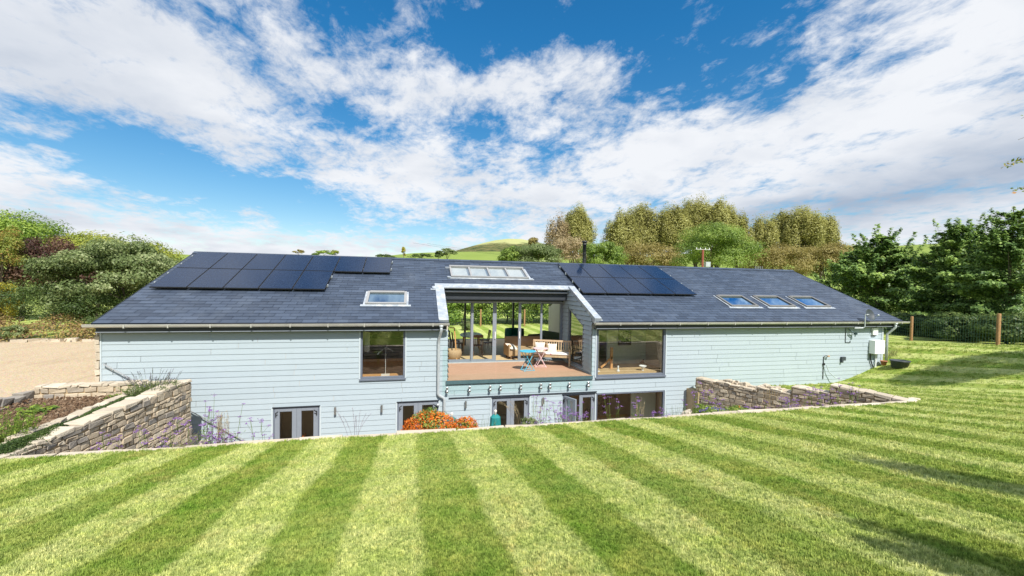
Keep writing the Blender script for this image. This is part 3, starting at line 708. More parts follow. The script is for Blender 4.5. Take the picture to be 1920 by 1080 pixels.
def rpb(x, s, h=0): p = rp(x, s, h); return Vector((p.x, 2*18.36-p.y, p.z))
for xa, xb, sa in ((RX0, .05, -.05), (.05, 7.75, 2.85), (7.75, RX1, -.05)): m.face([rpb(xa, sa, -.0), rpb(xb, sa, -.0), rpb(xb, RL, 0), rpb(xa, RL, 0)][::-1]); m.face([rpb(xa, sa, -.15), rpb(xb, sa, -.15), rpb(xb, RL, -.15), rpb(xa, RL, -.15)])
m.build('roof_deck', SLATE, roof)
m = MB(); x = RX0-.02
while x < RX1:
    w = .46; v = random.random()*.6
    for sg in (1, -1):
        f_ = rp if sg == 1 else rpb
        m.face([f_(x+.004, RL-.17, .035), f_(min(x+w, RX1)-.004, RL-.17, .035), f_(min(x+w, RX1)-.004, RL+.012, .045), f_(x+.004, RL+.012, .045)][::sg], v)
    m.face([rp(x+.004, RL-.17, .0), rp(min(x+w, RX1)-.004, RL-.17, .0), rp(min(x+w, RX1)-.004, RL-.17, .035), rp(x+.004, RL-.17, .035)], v)
    x += w
m.build('ridge_tiles', SLATE, roof)
m = MB(); x = RX0+.2
while x < RX1: rbox(m, x, x+.025, RL-.03, RL+.01, .045, .058); x += .92
pass
for a in (RX0-.015, RX1+.003): m = MB(); rbox(m, a, a+.012, -.02, RL, -.12, .014); m.build('verge', FASC, roof)
# eaves: fascia, soffit, gutters
for a, b in ((-8.1, BX0-.06), (BX1+.05, XR+.55)):
    m = MB(); m.box(a, b, 13.13, 13.16, -1.40, -1.18); m.box(a, b, 13.16, YF+.0, -1.425, -1.40); m.build('fascia', FASC, house)
    m = MB(); m.box(a, b, 13.118, 13.128, -1.41, -1.385); m.build('drip_edge', FRAMEL, house)
for a, b in ((-8.32, 1.10), (5.98, 19.98)):
    m = MB(); k = 10; prof = [(13.055-.062*math.cos(q*math.pi/k), -1.215-.062*math.sin(q*math.pi/k)) for q in range(k+1)]
    prof = [(prof[0][0], prof[0][1]+.02)]+prof+[(prof[-1][0], prof[-1][1]+.02)]
    for i in range(len(prof)-1):
        (y0, z0), (y1, z1) = prof[i], prof[i+1]; m.face([(a, y0, z0), (b, y0, z0), (b, y1, z1), (a, y1, z1)][::-1]); m.face([(a, y0+.002, z0), (b, y0+.002, z0), (b, y1, z1+.003), (a, y1, z1+.003)])
    for x in (a, b): m.face([(x, y, z) for y, z in prof][::(1 if x == b else -1)])
    m.tube([(a, 12.99, -1.192), (b, 12.99, -1.192)], .008, 6)
    x = a+.9
    while x < b: m.box(x, x+.03, 12.985, 13.12, -1.285, -1.19); x += 1.0 if a < 0 else 1.15
    m.build('gutter', GUT, house)
def downpipe(x, zb, kick=None, xo=0):
    m = MB(); y0 = 13.06; pts = [(x, y0, -1.26), (x, y0, -1.42), (x-.0+xo*.3, y0+.06, -1.52), (x+xo, YF-.075, -1.72), (x+xo, YF-.075, -1.9)]
    m.tube([(x, y0, -1.25), (x, y0, -1.33)], [.085, .045], 12)
    if kick: pts += [(x+xo, YF-.075, kick), (x+xo+.03, YF-.075, kick-.06), (x+xo+.17, YF-.075, kick-.14), (x+xo+.20, YF-.075, kick-.21)]
    pts.append((pts[-1][0], YF-.075, zb)); m.tube(pts, .046, 12)
    for z in np.arange(-2.2, zb+.3, -1.6): m.box(x+xo-.045, x+xo+.045, YF-.075, YF-.0, z, z+.03); m.tube([(x+xo, YF-.075, z-.02), (x+xo, YF-.075, z+.05)], .045, 12)
    m.smooth = True; m.build('downpipe', PIPE, house)
downpipe(.85, ZP, -3.43, -.06); downpipe(19.30, -2.95, None, -.12)
# windows and doors
def ring(mb, x0, x1, y0, y1, z0, z1, w, wb=None, wt=None):
    wb = w if wb is None else wb; wt = w if wt is None else wt
    mb.box(x0, x0+w, y0, y1, z0, z1); mb.box(x1-w, x1, y0, y1, z0, z1); mb.box(x0+w, x1-w, y0+.001, y1-.001, z0, z0+wb); mb.box(x0+w, x1-w, y0+.001, y1-.001, z1-wt, z1)
def pane(x0, x1, y, z0, z1, parent, mat=GLASS, seed=0):
    m = MB(); m.face([(x0, y, z0), (x1, y, z0), (x1, y, z1), (x0, y, z1)]); return m.build('pane', mat, parent)
def window(x0, x1, z0, z1, sill=True, name='window', fw_=.055):
    m = MB(); ring(m, x0, x1, YF-.01, YF+.08, z0, z1, fw_); w = m.build(name, FRAME, house, bevel=.004)
    pane(x0+fw_-.01, x1-fw_+.01, YF+.045, z0+fw_-.01, z1-fw_+.01, w)
    if sill: s_ = MB(); s_.box(x0-.03, x1+.03, YF-.06, YF+.0, z0-.055, z0-.002); s_.build('sill', FRAME, w, bevel=.004)
    for a, b in ((x0-.045, x0-.002), (x1+.002, x1+.045)): s_ = MB(); s_.box(a, b, YF-.03, YF, z0, min(z1, -1.43)); s_.build('reveal_trim', TRIM, w)
    return w
window(-1.542, -.234, -2.906, -1.41); window(6.18, 8.865, -3.117, -1.41, fw_=.075); window(6.205, 8.88, ZP, -3.67, sill=False)
def leaf(x0, x1, hinge_left, angle=0, par=None, z1=-3.71):
    """one glazed door leaf; angle opens it outwards"""
    hx = x0 if hinge_left else x1; m = MB(); ring(m, x0, x1, YF-.005, YF+.06, ZP+.02, z1, .125, .16, .085)
    f_ = m.build('door_leaf', FRAMEL, par, bevel=.005)
    p = MB(); p.face([(x0+.115, YF+.03, ZP+.15), (x1-.115, YF+.03, ZP+.15), (x1-.115, YF+.03, z1-.08), (x0+.115, YF+.03, z1-.08)]); g_ = p.build('pane', GLASS, f_)
    hxx = (x0+.03) if hinge_left else (x1-.03); sx_ = 1 if hinge_left else -1
    h = MB(); h.tube([(hxx, YF-.03, z1-.10), (hxx, YF-.03, z1-.22)], .014, 8); h.obox((hxx-.01, YF-.022, z1-.13), (sx_*.07, 0, .05), (0, .01, 0), (0, 0, .02)); h.obox((hxx-.01, YF-.022, z1-.2), (sx_*.06, 0, .03), (0, .01, 0), (0, 0, .018)); hh = h.build('hinge', BLACK, f_)
    k = MB(); kx = (x1-.06) if hinge_left else (x0+.06); k.box(kx-.015, kx+.015, YF-.02, YF-.004, ZP+.9, ZP+1.12); k.tube([(kx, YF-.04, ZP+1.05), (kx-sx_*.1, YF-.04, ZP+1.05)], .009, 8); kk = k.build('handle', STEEL, f_)
    if angle:
        Mx = Matrix.Translation((hx, YF, 0)) @ Matrix.Rotation(R(angle), 4, 'Z') @ Matrix.Translation((-hx, -YF, 0))
        for o in (f_, g_, hh, kk): o.data.transform(Mx)
def french(x0, x1, opened=False):
    m = MB(); ring(m, x0, x1, YF+.0, YF+.1, ZP, -3.665, .045, .03, .05); f_ = m.build('door_frame', FRAME, house)
    t = MB(); t.box(x0-.02, x1+.02, YF-.045, YF-.0, -3.665, -3.648); t.build('head_drip', FASC, f_)
    if not opened:
        for a, b in ((x0-.05, x0-.002), (x1+.002, x1+.05)): s_ = MB(); s_.box(a, b, YF-.028, YF, ZP, -3.66); s_.build('reveal_trim', TRIM, f_)
    mid = (x0+x1)/2
    leaf(x0+.045, mid-.002, True, -68 if opened else 0, f_); leaf(mid+.002, x1-.045, False, 0, f_)
for i, (a, b) in enumerate(doors): french(a, b, i == 3)
# wall lamps
for x in (-2.24, -.91, 1.67, 4.27):
    m = MB(); m.lathe((x, YF-.075, -3.93), [(0, 0), (.034, 0), (.034, .22), (0, .22)], 14); l_ = m.build('wall_lamp', STEEL, house, smooth=False)
    b = MB(); b.box(x-.025, x+.025, YF-.045, YF+.0, -3.86, -3.78); b.build('bracket', STEEL, l_)
# balcony
m = MB()
for i in range(19):
    y0 = YF-.03+i*.1515; m.box(BX0-.02, BX1, y0, min(y0+.147, YB), ZD-.025, ZD+random.uniform(0, .0015), random.random())
m.build('balcony_floor', DECKW, house)
m = MB(); m.box(BX0, BX1, YF, YB+.2, ZD-.15, ZD-.03); m.build('balcony_slab', WALLIN, house)
TEALM = paint('teal_grey_steel', (.085, .13, .15), .45, .1)
m = MB(); m.box(BX0-.05, BX1+.03, YF-.055, YF-.032, ZD-.135, ZD-.015); m.build('floor_edge_trim', TEALM, house)
m = MB(); m.box(1.13, 6.22, YF-.05, YF-.0, -3.615, -3.595); m.build('head_flashing', FASC, house)
# side walls of the recess
roofz = lambda y: E0.z+.424*(y-E0.y)-.02
def right_iv(zm, t, l):
    out = []; y_0 = lambda z: max(YF, E0.y+(z-E0.z+.02)/.424)
    wa = lambda z: 14.08 if z < -1.38 else 14.08+(z+1.38)/.40
    if zm < -2.93 or wa(zm) > 15.62: return [(y_0(l), y_0(t), YB, YB)]
    return [(y_0(l), y_0(t), wa(l), wa(t)), (15.62, 15.62, YB, YB)]
def left_iv(zm, t, l):
    y_0 = lambda z: max(YF, E0.y+(z-E0.z+.02)/.424); return [(y_0(l), y_0(t), YB, YB)]
m = MB(); clad(m, (BX1, 0, 0), (0, 1, 0), (-1, 0, 0), ZD, .12, right_iv, zs=(-2.93, -1.38), lap=.04, gap=.016); m.v = m.v; m.f = [f_[::-1] for f_ in m.f]; m.build('recess_cladding', CLAD, house)
m = MB(); clad(m, (BX0, 0, 0), (0, 1, 0), (1, 0, 0), ZD, .12, left_iv, lap=.04, gap=.016); m.build('recess_cladding', CLAD, house)
for x0, x1 in ((BX0-.22, BX0-.004), (BX1+.004, BX1+.2)):
    m = MB()
    for y0, y1, top in ((YF+.28, 14.08, None), (15.64, YB+.3, None)) if x0 > 3 else ((YF+.28, YB+.3, None),):
        a, b = roofz(y0)-.02, min(roofz(y1), .05)-.02
        m.v += []; i0 = len(m.v)
        m.v += [(x0, y0, ZD-.1), (x1, y0, ZD-.1), (x1, y1, ZD-.1), (x0, y1, ZD-.1), (x0, y0, a), (x1, y0, a), (x1, y1, b), (x0, y1, b)]
        for q in ((0, 3, 2, 1), (4, 5, 6, 7), (0, 1, 5, 4), (1, 2, 6, 5), (2, 3, 7, 6), (3, 0, 4, 7)): m.f.append(tuple(i0+k for k in q)); m.var.append(.5)
    if x0 > 3: m.box(x0, x1, 14.08, 15.64, ZD-.1, -2.95)
    m.build('recess_wall', FASC, house)  # dark tone put in as shade lines between the recess boards
m = MB(); xw = BX1-.012
out = [(14.08, -2.93), (15.62, -2.93), (15.62, -.77), (14.08, -1.38)]
for (y0, z0), (y1, z1) in zip(out, out[1:]+out[:1]):
    d = Vector((0, y1-y0, z1-z0)); nn = Vector((1, 0, 0)).cross(d.normalized())*.05; m.obox((xw-.02, y0, z0), d, (.06, 0, 0), nn)
sw = m.build('side_window', FRAMEL, house)
m = MB(); m.face([(BX1+.03, y, z) for y, z in out]); m.build('pane', GLASS, sw)
# sliding doors
m = MB(); ring(m, BX0+.03, BX1+.02, YB, YB+.14, ZD, -.60, .05, .05, .06); sl = m.build('sliding_door_frame', FRAMEL, house)
def slide(x0, x1, y, wl=.06, wr=.06):
    wl += .02; wr += .02
    m = MB(); z0, z1 = ZD+.035, -.65
    m.box(x0, x0+wl, y, y+.045, z0, z1); m.box(x1-wr, x1, y, y+.045, z0, z1); m.box(x0+wl, x1-wr, y+.001, y+.044, z0, z0+.09); m.box(x0+wl, x1-wr, y+.001, y+.044, z1-.05, z1)
    p = m.build('sliding_panel', FRAMEL, house); pane(x0+wl-.01, x1-wr+.01, y+.02, z0+.08, z1-.04, p, SLIDEG); return p
slide(BX0+.08, 2.27, YB+.075); p = slide(2.21, 3.22, YB+.02, .07, .13); h = MB(); h.box(3.15, 3.18, YB-.02, YB+.02, -2.1, -1.82); h.build('handle', WHITE, p)
p = slide(4.12, 5.12, YB+.02, .09, .06); h = MB(); h.box(4.15, 4.18, YB-.02, YB+.02, -2.1, -1.82); h.build('handle', WHITE, p)
slide(5.06, BX1, YB+.075, .06, .1)
m = MB(); m.box(BX0+.03, BX1+.02, YB-.05, YB+.0, ZD, ZD+.03); m.box(BX0+.03, BX1+.02, YB-.002, YB+.02, -.665, -.645); m.build('threshold', PIPE, sl)
m = MB(); m.box(BX0+.02, BX1-.03, 15.78, 15.83, -.52, -.27); m.build('blind_box', FASC, house)
m = MB(); m.box(BX0+.02, BX1-.03, 15.79, YB+.25, -.545, -.525); m.box(BX0+.02, BX1-.03, YB+.02, YB+.2, -.6, -.06); m.build('recess_soffit', FASC, house)
m = MB(); m.box(BX0+.0, BX1-.02, 15.66, 15.80, -.27, -.20); m.tube([(BX0+.0, 15.67, -.235), (BX1-.02, 15.67, -.235)], .035, 8); m.build('recess_gutter', FRAMEL, house)
m = MB(); rbox(m, .76, 6.20, 2.78, 3.02, .012, .04, jit=.004); rbox(m, .98, 6.05, 2.66, 2.80, -.01, .038)
rbox(m, .775, 1.085, .12, 2.79, .014, .045); rbox(m, .785, 1.075, .05, .13, -.04, .06, jit=.01); rbox(m, .60, .80, 2.45, 2.55, .012, .03); rbox(m, .66, .78, 2.5, 2.72, .012, .06, jit=.01)
m.obox(rp(BX1-.03, .16, -.02), (.24, 0, 0), rp(0, 2.82)-rp(0, .16), rp(0, 0, .13)-rp(0, 0, 0)); rbox(m, BX1-.035, BX1+.22, .04, .24, -.09, .12, jit=.012); rbox(m, BX1+.2, BX1+.28, .05, 2.9, .012, .02)
m.build('lead_flashing', LEAD, house, bevel=.012)
# glass balustrade
bal = None
for k, (x0, x1) in enumerate(((.93, 2.62), (2.64, 4.32), (4.34, 6.02))):
    m = MB(); m.box(x0, x1, YF-.115, YF-.10, -3.45, -1.95); b = m.build('balustrade_panel', BALG, house)
    for fx in ((x0+.15, (x0+x1)/2, x1-.15) if k else (1.07, 1.78, 2.45)):
        q = MB()
        for z in (-3.30, -3.41): q.lathe((fx, YF-.0, z+.03), [(0, 0), (.018, 0), (.018, .095), (.040, .10), (.042, .135), (.032, .142), (0, .142)], 14, (0, -1, 0))
        q.build('glass_clamp', STEEL, b, smooth=False)
# solar panels
def uvpanel(x0, x1, s0, s1, par):
    m = MB(); rbox(m, x0+.008, x1-.008, s0+.006, s1-.006, .085, .122); f_ = m.build('solar_panel', BLACK, par)
    me = bpy.data.meshes.new('cells'); a = .02; me.from_pydata([rp(x0+a, s0+a, .1245), rp(x1-a, s0+a, .1245), rp(x1-a, s1-a, .1245), rp(x0+a, s1-a, .1245)], [], [(0, 1, 2, 3)])
    u = me.uv_layers.new(name='UV'); [setattr(u.data[i], 'uv', c) for i, c in enumerate(((0, 0), (1, 0), (1, 1.6), (0, 1.6)))]
    link('cells', me, f_, PANEL)
for x, n, nb in ((-7.90, 7, 5), (6.36, 5, 5)):
    for i in range(n):
        uvpanel(x+i*1.005, x+i*1.005+1.0, 3.80, 5.44, house)
        if i < nb: uvpanel(x+i*1.005, x+i*1.005+1.0, 2.14, 3.78, house)
for x, n, nb in ((-7.90, 7, 5), (6.36, 5, 5)):
    m = MB()
    for s0 in (2.5, 3.3, 4.2, 5.0):
        nn_ = n if s0 > 3.7 else nb; rbox(m, x-.03, x+nn_*1.005+.03, s0, s0+.04, .03, .08)
        for xx in (x-.035, x+nn_*1.005+.005): rbox(m, xx, xx+.03, s0-.01, s0+.05, .06, .125)
    m.build('panel_rails', PIPE, house)
# roof windows
def rooflight(x0, x1, s0, s1, mat=DARKG, fr=None):
    fr = fr or PIPE; w = .085; m = MB()
    rbox(m, x0, x0+w, s0, s1, .0, .085); rbox(m, x1-w, x1, s0, s1, .0, .085); rbox(m, x0+w, x1-w, s0, s0+w, .0, .083); rbox(m, x0+w, x1-w, s1-w*1.3, s1, .0, .10)
    f_ = m.build('roof_window', fr, house, bevel=.006)
    g_ = MB(); g_.face([rp(x0+w-.01, s0+w-.01, .045), rp(x1-w+.01, s0+w-.01, .045), rp(x1-w+.01, s1-w+.01, .045), rp(x0+w-.01, s1-w+.01, .045)]); g_.build('pane', mat, f_)
    q = MB(); rbox(q, x0+w-.01, x1-w+.01, s0+w-.01, s1-w+.01, -.008, .012); q.build('blind', DARKIN, f_)
    a = MB(); rbox(a, x0-.14, x1+.14, s0-.12, s0, .012, .028, jit=.003); rbox(a, x0-.06, x0, s0, s1+.06, .012, .03); rbox(a, x1, x1+.06, s0, s1+.06, .012, .03); a.build('apron_flashing', LEAD, f_)
    return f_
WF = paint('pale_grey_aluminium', (.29, .29, .29), .4, .06); GF = paint('brown_grey_aluminium', (.17, .165, .155), .4, .08)
rooflight(-1.52, -.22, 1.18, 2.15, fr=WF)
for x0 in (12.32, 14.16, 16.0): rooflight(x0, x0+1.30, 1.18, 2.2, fr=GF)
BLIND = paint('white_blind', (.48, .52, .55), .5, .02)
m = MB(); x0, x1, s0, s1 = 1.42, 4.58, 3.66, 4.80; w = .07
rbox(m, x0, x1, s0, s0+w, 0, .10); rbox(m, x0, x1, s1-w*1.4, s1, 0, .13)
for i in range(5): xx = x0+(x1-x0-w)*i/4; rbox(m, xx, xx+w, s0+w, s1-w*1.4, 0, .098)
f_ = m.build('roof_window', WF, house, bevel=.006)
for i in range(4):
    a, b = x0+(x1-x0-w)*i/4+w-.01, x0+(x1-x0-w)*(i+1)/4+.01
    g_ = MB(); g_.face([rp(a, s0+w, .07), rp(b, s0+w, .07), rp(b, s1-w, .07), rp(a, s1-w, .07)]); g_.build('pane', GLASS, f_)
    q = MB(); rbox(q, a, b-.09, s0+w+.13, s1-w, .0, .03); q.build('blind', BLIND, f_)
    q = MB(); rbox(q, a, b, s0+w-.01, s1-w, -.01, .012); q.build('well', paint('blue_grey_lining', (.10, .17, .25), .5), f_)
q = MB(); rbox(q, x0-.16, x0, s1-.16, s1-.06, .012, .07, jit=.01); rbox(q, x0-.14, x0, s0-.05, s0+.05, .012, .06, jit=.01); rbox(q, x0-.05, x1+.2, s0-.09, s0, .012, .03); rbox(q, x1, x1+.16, s0-.08, s0+.02, .012, .05, jit=.01); rbox(q, x1, x1+.1, s0, s1, .012, .03); q.build('apron_flashing', LEAD, f_)
# flue, aerials, dish, boxes
m = MB(); fx, fy = 7.90, 18.62; m.lathe((fx, fy, .95), [(.20, 0), (.09, .12), (.085, .14), (.085, 1.05), (.105, 1.06), (.105, 1.10), (.09, 1.11), (.09, 1.16), (.13, 1.18), (.12, 1.25), (0, 1.27)], 20)
for z in (.35, .65): m.lathe((fx, fy, .95+z), [(.088, 0), (.092, .005), (.092, .025), (.088, .03)], 20)
fl = m.build('flue', BLACK, house, smooth=True); m = MB(); m.lathe((fx, fy, .93), [(.32, 0), (.22, .05), (.11, .16)], 20); m.build('flashing_collar', BLUE if False else LEAD, fl)
m = MB(); c = AT(1519, 512, 20.2); m.tube([(19.35, 20.2, -.2), (19.35, 20.2, 1.15)], .018, 8)
for i in range(5): xx = 19.1+i*.12; m.tube([(xx, 20.2, 1.0), (xx, 20.2, 1.38)], .012, 6)
m.tube([(19.05, 20.2, 1.18), (19.65, 20.2, 1.18)], .014, 6); m.build('aerial', PIPE, house)
m = MB(); dc = AT(1629, 590, 12.95); m.tube([(dc.x-.5, 13.1, -1.45), (dc.x-.27, 12.95, -1.43), (dc.x-.22, 12.92, -1.38), (dc.x-.22, 12.92, dc.z)], .02, 8); mast = m.build('dish_mast', PIPE, house)
ax = Vector((.05, -.95, .30)).normalized(); m = MB(); m.lathe(dc, [(0, 0), (.08, .008), (.16, .03), (.215, .055), (.22, .057), (.205, .043), (.12, .0), (0, -.02)], 24, ax); m.build('dish', RUBBER, mast)
m = MB(); tip = dc+ax*.33+Vector((0, 0, -.10)); m.tube([dc+Vector((0, 0, -.19))+ax*.03, dc+ax*.18+Vector((0, 0, -.25)), tip], .010, 6); m.lathe(tip+ax*.05, [(0, 0), (.032, 0), (.032, .06), (0, .07)], 10, -ax); m.tube([dc, Vector((dc.x-.22, 12.92, dc.z))], .025, 6); m.build('receiver_arm', PIPE, mast)
m = MB(); bx = 18.30; m.box(bx, bx+.52, YF-.26, YF-.02, -2.52, -1.97); bo = m.build('meter_box', WHITE, house, bevel=.01)
m = MB(); m.tube([(bx+.05, YF-.06, -2.52), (bx+.05, YF-.06, -2.75), (bx+.26, YF-.05, -3.2)], .022, 8); m.build('cable', BLACK, bo)
m = MB(); m.tube([(bx+.33, YF-.06, -2.52), (bx+.33, YF-.06, -3.2)], .028, 8); m.build('conduit', WHITE, bo)
m = MB(); m.box(18.40, 18.66, YF-.10, YF-.02, -1.76, -1.47); a_ = m.build('alarm_box', WHITE, house, bevel=.01); m = MB(); m.box(18.42, 18.60, YF-.09, YF-.02, -1.785, -1.765); m.build('alarm_base', BLACK, a_)
m = MB(); m.tube([(17.05, YF-.03, -1.45), (17.05, YF-.03, -2.05), (17.3, YF-.03, -2.06), (17.3, YF-.03, -1.99)], .012, 6); m.build('wall_cable', BLACK, house)
m = MB(); m.tube([(17.18, YF-.02, -1.5), (17.28, YF-.12, -1.62), (17.4, YF-.12, -1.66)], .02, 8); m.box(17.36, 17.44, YF-.2, YF-.1, -1.73, -1.64); m.build('bracket_lamp', TEALM, house)
m = MB(); m.box(16.83, 17.03, YF-.1, YF-.02, -2.78, -2.63); m.box(16.83, 16.90, YF-.1, YF-.02, -2.86, -2.78); m.build('outdoor_socket', RUBBER, house, bevel=.008)
m = MB(); m.tube([(15.98, YF-.03, -3.5), (15.98, YF-.03, -2.62), (16.05, YF-.08, -2.55), (16.08, YF-.1, -2.62)], .014, 8); m.box(15.95, 16.02, YF-.07, YF, -2.95, -2.86); tp = m.build('garden_tap', BLACK, house)
m = MB(); m.lathe((16.14, YF-.1, -2.60), [(0, 0), (.04, 0), (.04, .04), (0, .04)], 12); m.build('tap_handle', WOODO, tp)
m = MB(); m.tube([(16.05, YF-.1, -2.93), (16.15, YF-.12, -3.2), (16.38, YF-.2, -3.42), (16.7, YF-.32, -3.50)], .016, 8); m.build('hose', TRIM, tp)
# handrail fixed to the wall beside the steps
m = MB(); A_ = Vector((-8.0, YF-.10, -2.26)); B_ = Vector((-4.55, YF-.10, -4.60)); m.tube([A_+Vector((0, .09, 0)), A_, B_, B_+Vector((.0, 0, -.12))], .016, 8)
for q in (.05, .3, .55, .8, .97): p = A_.lerp(B_, q); m.tube([p, p+Vector((0, .0, -.07)), p+Vector((0, .09, -.07))], .009, 6)
m.build('handrail', STEEL, house)
m = MB()
for i in range(14): m.box(-8.0+i*.27, -8.0+(i+1)*.27 if i < 13 else -4.2, 12.36, YF-.02, -5.8, -2.78-i*.213)
o = m.build('garden_steps', PAVE); tag(o, 'flight of paved garden steps descending along the left end of the boarded wall', 'steps')
# inside of the house
m = MB(); m.box(XL+.26, XR-.31, YB+.16, 23.1, ZD-.2, ZD-.003); m.box(XL+.26, BX0-.23, YF+.29, YB+.16, ZD-.2, ZD-.003); m.box(BX1+.21, XR-.31, YF+.29, YB+.16, ZD-.2, ZD-.003); m.build('upper_floor', OAK, house)
m = MB(); m.box(XL+.26, XR-.31, YF+.29, 20, ZP-.1, ZP-.01); m.build('lower_floor', OAK, house)
def prt(x0, x1, y0, y1):                # a partition that stops under the slope of the roof
    m = MB(); rz = lambda y: min(E0.z+.424*(y-E0.y), E0.z+.424*(2*18.36-y-E0.y))-.2; ys_ = [y0]+([18.36] if y0 < 18.36 < y1 else [])+[y1]
    for a, b in zip(ys_, ys_[1:]):
        P = [(x0, a, ZD), (x1, a, ZD), (x1, b, ZD), (x0, b, ZD), (x0, a, rz(a)), (x1, a, rz(a)), (x1, b, rz(b)), (x0, b, rz(b))]; i0 = len(m.v); m.v += P
        for q in ((0, 3, 2, 1), (4, 5, 6, 7), (0, 1, 5, 4), (1, 2, 6, 5), (2, 3, 7, 6), (3, 0, 4, 7)): m.f.append(tuple(i0+k for k in q)); m.var.append(.5)
    m.build('upper_partition', WALLIN, house)
for q in ((-.05, .05, YB+.5, 23.09), (-2.4, -2.3, YF+.29, 19), (.5, .58, YF+.29, YB+.3), (7.75, 7.85, 17.2, 23.09), (9.2, 9.3, YF+.29, 19), (-2.4, -.05, 18.9, 19), (7.85, 9.2, 18.6, 18.7)): prt(*q)
m = MB()
m = MB(); m.box(6.23, 6.88, 14.6, 14.66, ZD, -1.0); m.box(7.5, 9.2, 15.2, 15.26, ZD, -.55); m.build('grey_partition', WALLG, house)
m = MB(); m.box(-8, 19, 16.25, 16.35, ZP, ZD-.2)
for x in (-4.6, -1.9, 1.6, 4.6, 9.3): m.box(x, x+.1, YF+.29, 16.25, ZP, ZD-.2)
m.build('lower_partition', paint('taupe_plaster', (.58, .50, .42), .9, .05), house)

# ------------------------------------------------------------------ furniture
def copy_tree(o, parent=None):
    c = o.copy(); COL.objects.link(c); c.parent = parent
    for ch in list(o.children): copy_tree(ch, c)
    return c
def put(o, x, y, z, rz=0, sc=1): o.location = (x, y, z); o.rotation_euler = (0, 0, R(rz)); o.scale = (sc,)*3; return o
def bistro(name, label, mat, r_, h, loc, rz):
    t = thing(name, label, 'table', group='folding tables on the balcony')
    m = MB(); m.lathe((0, 0, h-.025), [(0, 0), (r_-.01, 0), (r_, .008), (r_, .018), (r_-.012, .026), (0, .026)], 32); m.build('table_top', mat, t, smooth=False)
    for s_ in (-1, 1):
        for k in (-1, 1):
            m = MB(); m.tube([(k*.20, s_*.15, 0), (-k*.19, s_*.14, h-.03)], .012, 8); m.build('leg', mat, t)
        m = MB(); m.tube([(-.22, s_*.15, .02), (.22, s_*.15, .02)], .010, 6); m.build('foot_bar', mat, t)
    m = MB(); m.tube([(-.2, -.15, .02), (-.2, .15, .02)], .009, 6); m.tube([(.0, -.15, h*.5), (0, .15, h*.5)], .009, 6); m.build('cross_bar', mat, t)
    put(t, *loc, rz)
bistro('folding_table', 'round sky blue folding table standing alone in front of the pink one', BLUE, .30, .71, (4.03, 14.45, ZD), 12)
bistro('folding_table', 'round pale pink folding table in front of the slatted bench', PINK, .29, .71, (4.70, 15.05, ZD), -8)
def bench():
    t = thing('garden_bench', 'slatted teak garden bench with a floral seat cushion beside the side window', 'bench')
    Ln = 1.5; m = MB()
    for i in range(6): m.box(-Ln/2, Ln/2, -.22+i*.085, -.16+i*.085, .40, .42)
    m.box(-Ln/2+.03, Ln/2-.03, -.25, -.215, .33, .40); m.box(-Ln/2+.03, Ln/2-.03, .24, .27, .33, .40); m.build('seat', TEAK, t, bevel=.004)
    m = MB(); m.obox((-Ln/2, .27, .86), (Ln, 0, 0), (0, .035, 0), (0, .01, .07)); m.obox((-Ln/2, .24, .50), (Ln, 0, 0), (0, .03, 0), (0, .005, .05))
    for i in range(15): x = -Ln/2+.09+i*(Ln-.2)/14; m.obox((x-.02, .25, .54), (.04, 0, 0), (0, .018, 0), (0, .03, .33))
    m.build('backrest', TEAK, t, bevel=.004)
    for x in (-Ln/2, Ln/2-.06):
        m = MB(); m.box(x, x+.06, -.26, -.20, 0, .62); m.build('leg', TEAK, t, bevel=.005)
        m = MB(); m.obox((x, .24, 0), (.06, 0, 0), (0, .06, 0), (0, .03, .93)); m.build('leg', TEAK, t, bevel=.005)
        m = MB(); m.box(x-.005, x+.065, -.29, .27, .62, .65); m.box(x+.01, x+.05, -.2, .24, .18, .22); m.build('armrest', TEAK, t, bevel=.008)
    return t
b = bench(); put(b, 5.22, 15.35, ZD, -24)
t = MB(); t.box(-.70, .70, -.25, .23, .0, .07); o = t.build('seat_cushion', CUSH, bevel=.03); put(o, 5.22, 15.35, ZD+.425, -24); tag(o, 'long floral seat cushion lying on the slatted teak bench', 'cushion', 'cushions on the bench')
def cushion(name, label, mat, loc, rot, s_=.42, group=None):
    bm = bmesh.new(); bmesh.ops.create_grid(bm, x_segments=10, y_segments=10, size=.5)
    me = bpy.data.meshes.new(name); V_ = []; F_ = []; n = 9
    for sd_ in (1, -1):
        for j in range(n+1):
            for i in range(n+1):
                u, v = i/n*2-1, j/n*2-1; hgt = .16*(max(0, (1-u*u)*(1-v*v)))**.5; k = 1-.06*(1-abs(u))*0-.08*(1-u*u)*(v*v)-.08*(1-v*v)*(u*u)
                V_.append((u*.5*s_*k, v*.5*s_*k, sd_*hgt*s_*1.1))
    for q in (0, 1):
        for j in range(n):
            for i in range(n):
                a = q*(n+1)**2+j*(n+1)+i; f_ = (a, a+1, a+n+2, a+n+1); F_.append(f_ if q == 0 else f_[::-1])
    bm.free(); me.from_pydata(V_, [], F_); me.polygons.foreach_set('use_smooth', [True]*len(F_)); o = link(name, me, None, mat)
    o.location = loc; o.rotation_euler = [R(a) for a in rot]; tag(o, label, 'cushion', group); return o
CREAM = paint('cream_cotton', (.72, .66, .58), .9, .06)
cushion('scatter_cushion', 'cream scatter cushion leaning in the middle of the teak bench back', CREAM, (5.28, 15.42, ZD+.64), (72, 0, -24), .36, 'cushions on the bench')
cushion('scatter_cushion', 'cream scatter cushion leaning at the left end of the teak bench back', CREAM, (4.84, 15.62, ZD+.66), (72, 0, -24), .38, 'cushions on the bench')
t = thing('wicker_settee', 'brown woven wicker settee just inside the sliding doors behind the tables', 'settee')
